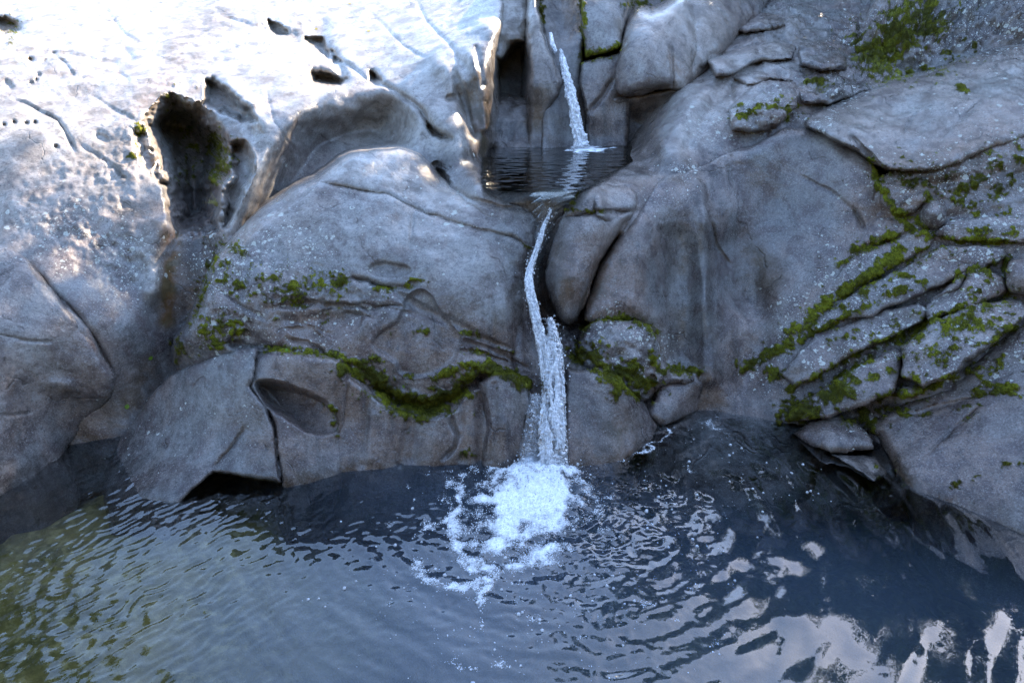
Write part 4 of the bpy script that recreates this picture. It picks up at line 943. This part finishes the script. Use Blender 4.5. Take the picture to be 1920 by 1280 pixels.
def tree(loc, blobs, label, dens=420, leaf=.085, group=None):
    t = bpy.data.objects.new('broadleaf_tree', None); COL.objects.link(t)
    t.location = loc
    tag(t, label, 'tree', group)
    loc = Vector(loc)
    cz = sum(b[0][2] for b in blobs) / len(blobs)
    top = Vector((sum(b[0][0] for b in blobs) / len(blobs), sum(b[0][1] for b in blobs) / len(blobs), cz))
    V, F = [], []
    mid = loc.lerp(top, .5) + Vector((random.uniform(-.2, .2), random.uniform(-.2, .2), 0))
    tube(V, F, [loc - Vector((0, 0, .3)), loc.lerp(mid, .5), mid, mid.lerp(top, .6), top], [.20, .16, .13, .09, .05], 10)
    for (c, r) in blobs:
        c = Vector(c)
        st = mid.lerp(top, random.uniform(.0, .8))
        tube(V, F, [st, st.lerp(c, .5) + Vector((0, 0, .2)), c], [.07, .05, .02], 6)
        for _ in range(5):
            e = c + Vector([random.uniform(-.7, .7) * q for q in r])
            tube(V, F, [c, c.lerp(e, .5) + Vector((0, 0, .08)), e], [.025, .018, .006], 5)
    mesh_obj('trunk', V, F, BARK, t)
    LV, LF = [], []
    for (c, r) in blobs:
        n = int(dens * 4.19 * r[0] * r[1] * r[2])
        d = RNG.normal(size=(n, 3)); d /= np.linalg.norm(d, axis=1)[:, None]
        q = RNG.random((n, 1)) ** (1 / 2.4)
        p = d * q
        p *= 1 + .18 * pn(p * 2.6 + c[0])[:, None]
        P = np.array(c) + p * np.array(r)
        a = RNG.normal(size=(n, 3)); a /= np.linalg.norm(a, axis=1)[:, None]
        b = np.cross(a, RNG.normal(size=(n, 3))); b /= np.linalg.norm(b, axis=1)[:, None]
        L = leaf * RNG.uniform(.7, 1.3, (n, 1))
        LV.append(np.stack([P - a * L, P + b * L * .5, P + a * L, P - b * L * .5], 1).reshape(-1, 3))
    LV = np.concatenate(LV)
    LF = np.arange(len(LV)).reshape(-1, 4)
    mesh_obj('crown', LV, LF, LEAF, t, False)
    return t
tree((6.6, 10.8, 2.6), [((3.9, 10.2, 4.1), (1.5, 1.1, 1.1)), ((4.5, 10.2, 5.2), (1.4, 1.1, 1.1)), ((5.3, 10, 6.2), (1.4, 1.2, 1.2)), ((3.2, 10, 7.45), (1.3, 1.0, .78)), ((4.5, 10, 7.4), (1.2, 1.0, .8)), ((1.9, 10, 7.6), (1.0, .9, .75)), ((2.75, 10, 6.45), (.55, .6, .42)), ((5.9, 10, 6.8), (1.5, 1.2, .9)), ((7.2, 10, 5.8), (1.6, 1.3, 1.7)), ((6.6, 10, 4.4), (1.8, 1.3, 1.3))], 'leafy tree behind the right rocks leaning towards the upper waterfall')
tree((9.2, 9.8, 3.0), [((8.8, 9.6, 5.2), (1.6, 1.4, 1.8)), ((8.5, 9.8, 7.1), (1.8, 1.3, 1.4)), ((7.0, 9.9, 6.9), (1.2, 1.1, .9)), ((8.2, 9.6, 4.2), (1.5, 1.3, 1.2))], 'leafy tree in the middle of the right bank row')
tree((11.0, 9.0, 3.4), [((10.6, 9.0, 6.8), (1.7, 1.5, 1.7)), ((10.6, 9.0, 4.6), (1.6, 1.5, 1.4)), ((12.0, 8.6, 6.0), (1.6, 1.5, 1.6))], 'leafy tree farthest right on the bank')
tree((9.6, 12.5, 3.2), [((7.0, 12, 9.4), (1.8, 1.2, 1.3)), ((9.2, 12, 9.2), (1.8, 1.2, 1.5)), ((11.2, 12, 9.6), (1.8, 1.2, 1.6)), ((9.6, 12, 11.2), (2.0, 1.2, 1.2))], 'thin sparse tree added behind the right bank row to break up the sky reflection', dens=120, leaf=.10)  # added so the bright sky reflects in the pool only in patches
tree((-3.0, -6.0, 3.0), [((-3.0, -6.0, 6.6), (2.4, 1.6, 2.4)), ((-5.4, -6.2, 6.0), (1.8, 1.5, 2.0))], 'unseen leafy tree added behind the viewer on the left to cut low sky light', dens=160, leaf=.12)  # added out of view to block low fill light
tree((3.2, -6.2, 3.2), [((3.0, -6.2, 6.8), (2.6, 1.6, 2.4)), ((5.6, -6.0, 6.0), (1.8, 1.5, 2.0))], 'unseen leafy tree added behind the viewer on the right to cut low sky light', dens=160, leaf=.12)  # added out of view, blocks low fill like its left neighbour
tree((-9.0, 6.5, 2.6), [((-8.6, 6.5, 6.0), (1.8, 2.2, 2.2)), ((-8.2, 6.8, 8.8), (1.8, 2.0, 2.0))], 'sunlit leafy tree on the left bank', dens=220, leaf=.11)

# ------------------------------------------------------------------ moss as little shoots
def moss_material():
    t = NT('moss_shoot')
    pos = t.n('NewGeometry').outputs['Position']
    n = t.noise(pos, 11, 4, .6); n2 = t.noise(pos, 90, 2, .6)
    c = t.mix(t.ramp(n, .38, .62), (.085, .094, .010), (.30, .31, .022))
    c = t.mix(t.ramp(n2, .50, .66, 0, .7), c, (.10, .065, .02))
    c = t.mix(t.ramp(t.attr('wet'), .15, .7), c, t.mix(1.0, c, (.55, .52, .55), 'MULTIPLY'))
    p = t.n('BsdfPrincipled', {'Roughness': .8, 'Specular IOR Level': .2}); t.set(p, 'Base Color', c)
    tr = t.n('BsdfTranslucent'); t.set(tr, 0, c)
    mx = t.n('MixShader', {0: .3}); t.set(mx, 1, p.outputs[0]); t.set(mx, 2, tr.outputs[0])
    return t.surf(mx)
MOSSM = moss_material()
MV, MW = [], []
for (Pk, Nk, mo, F, sd, wt) in MOSS_SRC:
    m = mo[F].mean(1)
    qp = Pk[F]
    area = np.linalg.norm(np.cross(qp[:, 2] - qp[:, 0], qp[:, 3] - qp[:, 1]), axis=1) * .5
    ok = (m > .40) & (sd[F].min(1) > -12) & (area < 4e-4)
    F2 = F[ok]
    if len(F2) == 0:
        continue
    lam = area[ok] * 90000 * np.clip((m[ok] - .36) * 2.6, .05, 1)
    cnt = RNG.poisson(lam)
    fi = np.repeat(np.arange(len(F2)), cnt)
    if len(fi) == 0:
        continue
    u, v = RNG.random((len(fi), 1)), RNG.random((len(fi), 1))
    q = Pk[F2[fi]]
    p = (q[:, 0] * (1 - u) + q[:, 3] * u) * (1 - v) + (q[:, 1] * (1 - u) + q[:, 2] * u) * v
    n = Nk[F2[fi, 0]]
    up = n + np.array([0, 0, .35]) + RNG.normal(size=n.shape) * .45
    up /= np.linalg.norm(up, axis=1)[:, None]
    side = np.cross(up, RNG.normal(size=n.shape)); side /= np.linalg.norm(side, axis=1)[:, None]
    L = RNG.uniform(.004, .010, (len(p), 1)); w = RNG.uniform(.0010, .0020, (len(p), 1))
    MW.append(np.repeat(wt[F2[fi, 0]], 3))
    MV.append(np.stack([p - side * w - up * .003, p + side * w - up * .003, p + up * L + side * w * 1.5], 1).reshape(-1, 3))
MV = np.concatenate(MV)
print('moss tris', len(MV) // 3)
tag(mesh_obj('moss', MV, np.arange(len(MV)).reshape(-1, 3), MOSSM, None, False, {'wet': np.concatenate(MW)}), 'green moss growing in the rock crevices and on the ledges', 'moss', kind='stuff')

# ------------------------------------------------------------------ falling water
def fall_material(name, solid):
    t = NT(name)
    uv = t.n('UVMap', uv_map='flow').outputs[0]
    pos = t.n('NewGeometry').outputs['Position']
    mv = t.n('VectorMath', operation='MULTIPLY'); t.set(mv, 0, uv); mv.inputs[1].default_value = (5.5, 6.0, 1)
    n1 = t.noise(mv.outputs[0], 2.2, 5, .7, .6)
    n2 = t.noise(pos, 60, 4, .7)
    f = t.ramp(t.math('MULTIPLY_ADD', n2, .55, t.math('MULTIPLY', n1, .75)), .60 - solid * .3, .82 - solid * .25)
    fr = t.n('Fresnel', {'IOR': 1.40})
    gl = t.n('BsdfGlossy', {'Roughness': .06, 'Color': (1, 1, 1, 1)})
    tr = t.n('BsdfTransparent', {'Color': (.82, .86, .90, 1)})
    bp = t.n('Bump', {'Strength': .7, 'Distance': .012}); t.set(bp, 'Height', n2)
    t.set(gl, 'Normal', bp.outputs[0]); t.set(fr, 'Normal', bp.outputs[0])
    m1 = t.n('MixShader'); t.set(m1, 0, t.math('MULTIPLY_ADD', fr.outputs[0], 1.0, .05)); t.set(m1, 1, tr.outputs[0]); t.set(m1, 2, gl.outputs[0])
    p = t.n('BsdfPrincipled', {'Base Color': (.92, .93, .95, 1), 'Roughness': .18, 'Specular IOR Level': .5}); t.set(p, 'Normal', bp.outputs[0])
    tl = t.n('BsdfTranslucent', {'Color': (.85, .88, .92, 1)})
    m3 = t.n('MixShader', {0: .35}); t.set(m3, 1, p.outputs[0]); t.set(m3, 2, tl.outputs[0])
    m2 = t.n('MixShader'); t.set(m2, 0, f); t.set(m2, 1, m1.outputs[0]); t.set(m2, 2, m3.outputs[0])
    return t.surf(m2)
FALLM = fall_material('white_water', .30)
FILMM = fall_material('water_film', -.28)
GLASSYM = fall_material('broken_water', .02)

def catmull(pts, n):
    pts = np.asarray(pts, float)
    P = np.concatenate([[2 * pts[0] - pts[1]], pts, [2 * pts[-1] - pts[-2]]])
    out = []
    for t in np.linspace(0, len(pts) - 1 - 1e-6, n):
        k = int(t); u = t - k
        a, b, c, d = P[k:k + 4]
        out.append(.5 * (2 * b + (c - a) * u + (2 * a - 5 * b + 4 * c - d) * u * u + (3 * b - 3 * c + d - a) * u ** 3))
    return np.array(out)

def stream(name, path, mat, parent, lump=.012, thick=.5, nu=260, nv=44, seed=0, lift=0.0):
    """path entries: px, py, Y, width in px -> a lumpy flattened rope of water"""
    c = catmull(path, nu)
    C = at_Y(c[:, 0], c[:, 1], c[:, 2] - lift)
    W = c[:, 3] / FPX * np.linalg.norm(C - np.array([0, 0, CAM_H]), axis=1) * .5
    T = np.gradient(C, axis=0); T /= np.linalg.norm(T, axis=1)[:, None]
    S = np.cross(T, np.array([0, 1.0, .25])); S /= np.linalg.norm(S, axis=1)[:, None]
    N = np.cross(S, T)
    a = np.linspace(0, 2 * np.pi, nv, endpoint=False)
    V = C[:, None] + S[:, None] * (np.cos(a)[None, :, None] * W[:, None, None]) + N[:, None] * (np.sin(a)[None, :, None] * W[:, None, None] * thick)
    D = S[:, None] * np.cos(a)[None, :, None] + N[:, None] * np.sin(a)[None, :, None]
    P = V.reshape(-1, 3)
    arc = np.concatenate([[0], np.cumsum(np.linalg.norm(np.diff(C, axis=0), axis=1))])
    aa = np.repeat(arc[:, None], nv, 1).ravel(); an = np.repeat(a[None], nu, 0).ravel()
    st = np.stack([np.cos(an) * 1.7 + seed, np.sin(an) * 1.7, aa * 9], 1)
    d = lump * (fbm(st, 3, .6) * 1.0) + lump * .85 * fbm(P * np.array([50, 50, 30]) + seed, 3, .6)
    d *= np.repeat(np.linspace(.45, 1.25, nu)[:, None], nv, 1).ravel()
    P = P + D.reshape(-1, 3) * d[:, None]
    ii = np.arange(nu * nv).reshape(nu, nv)
    jj = np.roll(ii, -1, 1)
    F = np.stack([ii[:-1].ravel(), jj[:-1].ravel(), jj[1:].ravel(), ii[1:].ravel()], 1)
    o = mesh_obj(name, P, F, mat, parent)
    uv = o.data.uv_layers.new(name='flow')
    li = np.zeros(len(o.data.loops), np.int32); o.data.loops.foreach_get('vertex_index', li)
    U = np.stack([an / (2 * np.pi) * 2, aa], 1)[li]
    uv.data.foreach_set('uv', U.astype(np.float32).ravel())
    return o, P

_ico = bmesh.new(); bmesh.ops.create_icosphere(_ico, subdivisions=1, radius=1.0)
ICO_V = np.array([v.co[:] for v in _ico.verts]); ICO_F = np.array([[v.index for v in f.verts] for f in _ico.faces]); _ico.free()
_ico = bmesh.new(); bmesh.ops.create_icosphere(_ico, subdivisions=2, radius=1.0)
ICO2_V = np.array([v.co[:] for v in _ico.verts]); ICO2_F = np.array([[v.index for v in f.verts] for f in _ico.faces]); _ico.free()
def drops(name, C, rad, mat, parent=None, squash=1.0, stretch=None, hi=False):
    IV, IF = (ICO2_V, ICO2_F) if hi else (ICO_V, ICO_F)
    C = np.asarray(C); n = len(C)
    sc = np.ones((n, 1, 3)) * np.asarray(rad).reshape(n, 1, 1)
    sc[:, :, 2] *= squash
    if stretch is not None:
        sc[:, 0, 2] *= stretch
    V = (C[:, None] + IV[None] * sc).reshape(-1, 3)
    F = (IF[None] + (np.arange(n) * len(IV))[:, None, None]).reshape(-1, 3)
    return mesh_obj(name, V, F, mat, parent)

def drop_material(name, white):
    t = NT(name)
    fr = t.n('Fresnel', {'IOR': 1.5})
    gl = t.n('BsdfGlossy', {'Roughness': .05, 'Color': (1, 1, 1, 1)})
    tr = t.n('BsdfTransparent', {'Color': (.90, .93, .95, 1)})
    df = t.n('BsdfDiffuse', {'Color': (.85, .88, .92, 1)})
    m0 = t.n('MixShader', {0: white}); t.set(m0, 1, tr.outputs[0]); t.set(m0, 2, df.outputs[0])
    m1 = t.n('MixShader'); t.set(m1, 0, fr.outputs[0]); t.set(m1, 1, m0.outputs[0]); t.set(m1, 2, gl.outputs[0])
    return t.surf(m1)
DROP = drop_material('water_drop', .42)
BUBBLE = drop_material('foam_bubble', .80)

from mathutils.bvhtree import BVHTree
def film_sheet(name, host, path, parent, mat, lift=.005, nu=120, nv=14, seed=0):
    """a thin skin of water lying on the host rock; path entries px, py, width px"""
    tree_ = BVHTree.FromObject(host, bpy.context.evaluated_depsgraph_get())
    Mi = host.matrix_world.inverted() if host.parent is None else host.matrix_world.inverted()
    o_ = Vector((0, 0, CAM_H)) - host.location
    c = catmull(path, nu)
    V, U = [], []
    last = None
    for i in range(nu):
        for j in range(nv):
            v = j / (nv - 1) * 2 - 1
            px = c[i, 0] + v * c[i, 2] * .5 * (1 + .25 * math.sin(i * .31 + j + seed)); py = c[i, 1]
            d = (Vector(at_Y(px, py, 1.0)) - Vector((0, 0, CAM_H))).normalized()
            h_ = tree_.ray_cast(o_, d)
            if h_[0] is None:
                loc = last if last is not None else o_ + d * 5
                nn_ = Vector((0, -1, 0))
            else:
                loc, nn_ = h_[0], h_[1]
                if nn_.dot(d) > 0: nn_ = -nn_
            last = loc
            edge = 1 - abs(v) ** 4
            V.append(loc + host.location + nn_ * (lift * edge - .004 * (1 - edge)))
            U.append((v * .5 + .5, i / nu * 2.0))
    F = [(i * nv + j, i * nv + j + 1, (i + 1) * nv + j + 1, (i + 1) * nv + j) for i in range(nu - 1) for j in range(nv - 1)]
    o = mesh_obj(name, [tuple(v) for v in V], F, mat, parent)
    uv = o.data.uv_layers.new(name='flow')
    for lp in o.data.loops:
        uv.data[lp.index].uv = U[lp.vertex_index]
    return o

def empty(name, loc):
    e = bpy.data.objects.new(name, None); COL.objects.link(e); e.location = loc
    return e
wf = empty('waterfall', (.19, 3.32, 0))
tag(wf, 'narrow white lower waterfall plunging from the rock chute into the pool', 'waterfall')
MAIN = [(1030, 596, 3.93, 10), (1037, 622, 3.85, 20), (1039, 660, 3.77, 30), (1038, 700, 3.69, 37), (1037, 750, 3.59, 43), (1037, 800, 3.49, 49), (1038, 850, 3.40, 53), (1038, 892, 3.32, 58)]
STR = [(1034, 392, 4.25, 3), (1022, 420, 4.21, 7), (1012, 450, 4.16, 11), (1002, 480, 4.11, 12), (993, 508, 4.05, 14), (993, 540, 3.98, 19), (1000, 575, 3.92, 20), (1009, 615, 3.85, 20), (1018, 660, 3.78, 20), (1026, 720, 3.67, 18)]
_, PM = stream('plunge', MAIN, GLASSYM, wf, lump=.012, nu=340, seed=1)
mp = np.asarray(MAIN)
for k in range(12):
    off = random.uniform(-1, 1)
    a_ = random.random() * .72; b_ = min(1.0, a_ + random.uniform(.16, .42))
    rows = []
    for u_ in np.linspace(a_, b_, 6):
        r_ = [np.interp(u_ * (len(mp) - 1), range(len(mp)), mp[:, q]) for q in range(4)]
        rows.append((r_[0] + (off + random.uniform(-.18, .18)) * r_[3] * .42, r_[1], r_[2] - .012 - .03 * (1 - off * off) * r_[3] / 50, r_[3] * random.uniform(.10, .26)))
    rows[0] = (*rows[0][:3], 2.0); rows[-1] = (*rows[-1][:3], rows[-1][3] * .6)
    stream('strand', rows, FALLM, wf, lump=.0065, nu=150, nv=16, seed=40 + k)
_, PS = stream('side_strand', STR, GLASSYM, wf, lump=.007, nu=160, nv=32, seed=5)
for k in range(4):
    off = random.uniform(-.8, .8)
    stream('strand', [(p[0] + off * p[3] * .35 + random.uniform(-1.5, 1.5), p[1], p[2] - .012, p[3] * random.uniform(.2, .38)) for p in STR[1:]], FALLM, wf, lump=.005, nu=130, nv=16, seed=60 + k)
_, PL = stream('side_sheet', [(1006, 740, 3.62, 24), (1000, 780, 3.54, 30), (996, 820, 3.47, 34), (990, 860, 3.40, 38), (986, 890, 3.34, 40)], FILMM, wf, lump=.010, nu=160, nv=32, seed=9)
film_sheet('lip_film', bpy.data.objects['channel_bed'], [(1040, 352, 100), (1036, 372, 76), (1026, 395, 50), (1019, 425, 38), (1011, 460, 30), (1002, 500, 26)], wf, FILMM, .008, 150, 20)
C, Rd = [], []
for P_, k, w in ((PM, 420, .030), (PS, 160, .018), (PL, 120, .02)):
    i_ = RNG.integers(0, len(P_), k)
    C.append(P_[i_] + RNG.normal(size=(k, 3)) * w * np.array([1, .8, .6])); Rd.append(.0022 + .0055 * RNG.random(k) ** 3)
k = 420                                                   # splash at the foot
an, el = RNG.uniform(0, 2 * np.pi, k), RNG.random(k)
rr = .05 + .22 * RNG.random(k)
C.append(np.stack([IMP[0] - .03 + np.cos(an) * rr * 1.1, IMP[1] + .05 + np.sin(an) * rr * .6, .01 + .16 * el ** 2 * (1 - rr * 2.5).clip(.15)], 1)); Rd.append(.002 + .006 * RNG.random(k) ** 3)
tag(drops('drop', np.concatenate(C), np.concatenate(Rd), DROP, wf, stretch=RNG.uniform(.8, 1.6, sum(map(len, Rd))), hi=True), kind='stuff')

uf = empty('waterfall', (.62, 5.92, UZ))
tag(uf, 'thin white upper waterfall dropping into the small upper pool', 'waterfall')
stream('plunge', [(1051, 92, 6.46, 2), (1053, 104, 6.42, 7), (1057, 122, 6.33, 12), (1066, 155, 6.20, 15), (1074, 195, 6.08, 17), (1082, 235, 5.98, 19), (1089, 268, 5.92, 24), (1090, 276, 5.90, 28)], FALLM, uf, lump=.014, nu=220, nv=36, seed=21)
stream('side_strand', [(1032, 62, 6.62, 5), (1036, 84, 6.50, 8), (1042, 98, 6.42, 6)], FALLM, uf, lump=.006, nu=50, nv=20, seed=25)

# ------------------------------------------------------------------ foam on the pool
def foam_points(n, thr, size):
    px = RNG.uniform(720, 1400, n * 12); py = RNG.uniform(840, 1275, n * 12)
    q = at_z(px, py, 0.0)
    f = foam_density(px, py, q)
    ok = RNG.random(len(px)) < np.clip((f - .08) * 1.5, 0, 1)
    q, f = q[ok][:n], f[ok][:n]
    z = wave_z(q[:, 0], q[:, 1])
    rad = size[0] + (size[1] - size[0]) * RNG.random(len(q)) ** 4
    q[:, 2] = z + rad * .15
    return q, rad
foam_e = empty('foam', (IMP[0], IMP[1] - .2, 0))
tag(foam_e, 'white bubbling foam where the lower waterfall hits the pool', 'foam', kind='stuff')
q, rad = foam_points(32000, .30, (.0008, .0034))
tag(drops('small_bubble', q, rad, BUBBLE, foam_e), kind='stuff')
# loose bubbles drifting on the pool
px, py = RNG.normal(990, 150, 520), RNG.normal(1060, 110, 520)
ok = (py > 900) & (py < 1290)
q = at_z(px[ok], py[ok], 0.0)
px2, py2 = RNG.uniform(1200, 1560, 90), RNG.uniform(800, 960, 90)
ok2 = py2 > 770 + (px2 - 1230) * .35
q = np.concatenate([q, at_z(px2[ok2], py2[ok2], 0.0)])
q[:, 2] = wave_z(q[:, 0], q[:, 1])
tag(drops('drifting_bubble', q, .0025 + .0085 * RNG.random(len(q)) ** 6, DROP, foam_e, hi=True), kind='stuff')

# ------------------------------------------------------------------ small plants and leaves, set down on the rock they lie on
dg = bpy.context.evaluated_depsgraph_get()
dg.update()
def hit(px, py):
    d = Vector(at_Y(px, py, 1.0)) - Vector((0, 0, CAM_H))
    ok, loc, nor, *_ = SC.ray_cast(dg, Vector((0, 0, CAM_H)), d.normalized())
    if nor.dot(d) > 0: nor = -nor
    return loc, nor
LEAFG = simple_material('fresh_leaf', (.10, .20, .02), (.16, .27, .03), 60, .45, .1, .4, .3)
LEAFY = simple_material('yellow_leaf', (.42, .32, .03), (.34, .30, .03), 60, .5, .1, .4, .3)
def leaf(px, py, size, rot, mat, label):
    loc, nor = hit(px, py)
    z = nor.normalized(); x = z.orthogonal().normalized(); y = z.cross(x)
    x, y = x * math.cos(rot) + y * math.sin(rot), y * math.cos(rot) - x * math.sin(rot)
    V, F = [], []
    prof = [0, .30, .46, .50, .44, .28, .0]
    for i, w in enumerate(prof):
        u = i / 6 - .5
        for sgn in (-1, -.5, 0, .5, 1):
            V.append(loc + (x * u + y * w * .75 * sgn + z * (.10 * abs(sgn) * w + .12 * (.25 - u * u) + .06)) * size)
    for i in range(6):
        for j in range(4):
            a = i * 5 + j
            F.append((a, a + 1, a + 6, a + 5))
    tag(mesh_obj('fallen_leaf', [tuple(v) for v in V], F, mat), label, 'leaf', 'fallen leaves')
leaf(238, 762, .036, .5, LEAFG, 'small green leaf lying in the gully above the left waterline')
leaf(282, 671, .034, 2.6, LEAFG, 'small green leaf beside the dome, higher up the left gully')
leaf(536, 657, .036, 1.4, LEAFG, 'bright green leaf on the moss line above the pothole')
leaf(691, 59, .05, .9, LEAFY, 'yellow leaf lying on the sunlit slope at the top')
leaf(656, 8, .04, .2, LEAFY, 'yellow leaf at the top edge of the sunlit slope')
leaf(593, 55, .04, 1.2, LEAFY, 'yellow leaf beside the dark notch of the sunlit slope')
leaf(757, 724, .024, 1.9, LEAFG, 'tiny green leaf on the dark moss left of the waterfall')
def tuft(px, py, n, L, mat, label, name='grass_tuft', droop=.5, spread=.4):
    loc, nor = hit(px, py)
    V, F = [], []
    for _ in range(n):
        az = random.uniform(0, 2 * math.pi)
        d = Vector((math.cos(az) * spread + nor.x * .4, math.sin(az) * spread + nor.y * .4 - .25, 1)).normalized()
        l = L * random.uniform(.5, 1.1)
        p = loc + Vector((random.uniform(-.015, .015), random.uniform(-.015, .015), -.005))
        s_ = d.cross(Vector((random.uniform(-1, 1), random.uniform(-1, 1), .1))).normalized() * .0022
        base = len(V)
        for k in range(5):
            t_ = k / 4
            w = s_ * (1 - t_ * .9)
            V += [tuple(p - w), tuple(p + w)]
            p = p + d * l / 4
            d = (d + Vector((d.x * .25, d.y * .25, -droop * .45))).normalized()
        for k in range(4):
            a = base + k * 2
            F.append((a, a + 1, a + 3, a + 2))
    tag(mesh_obj(name, V, F, mat), label, 'grass')
tuft(408, 385, 34, .11, simple_material('dry_grass', (.42, .38, .16), (.30, .32, .10), 40, .7, 0, .2, .3), 'dry yellow grass tuft growing at the right side of the cave')
tuft(360, 240, 16, .07, LEAFG, 'small green plant inside the cave', 'fern', .8, .8)
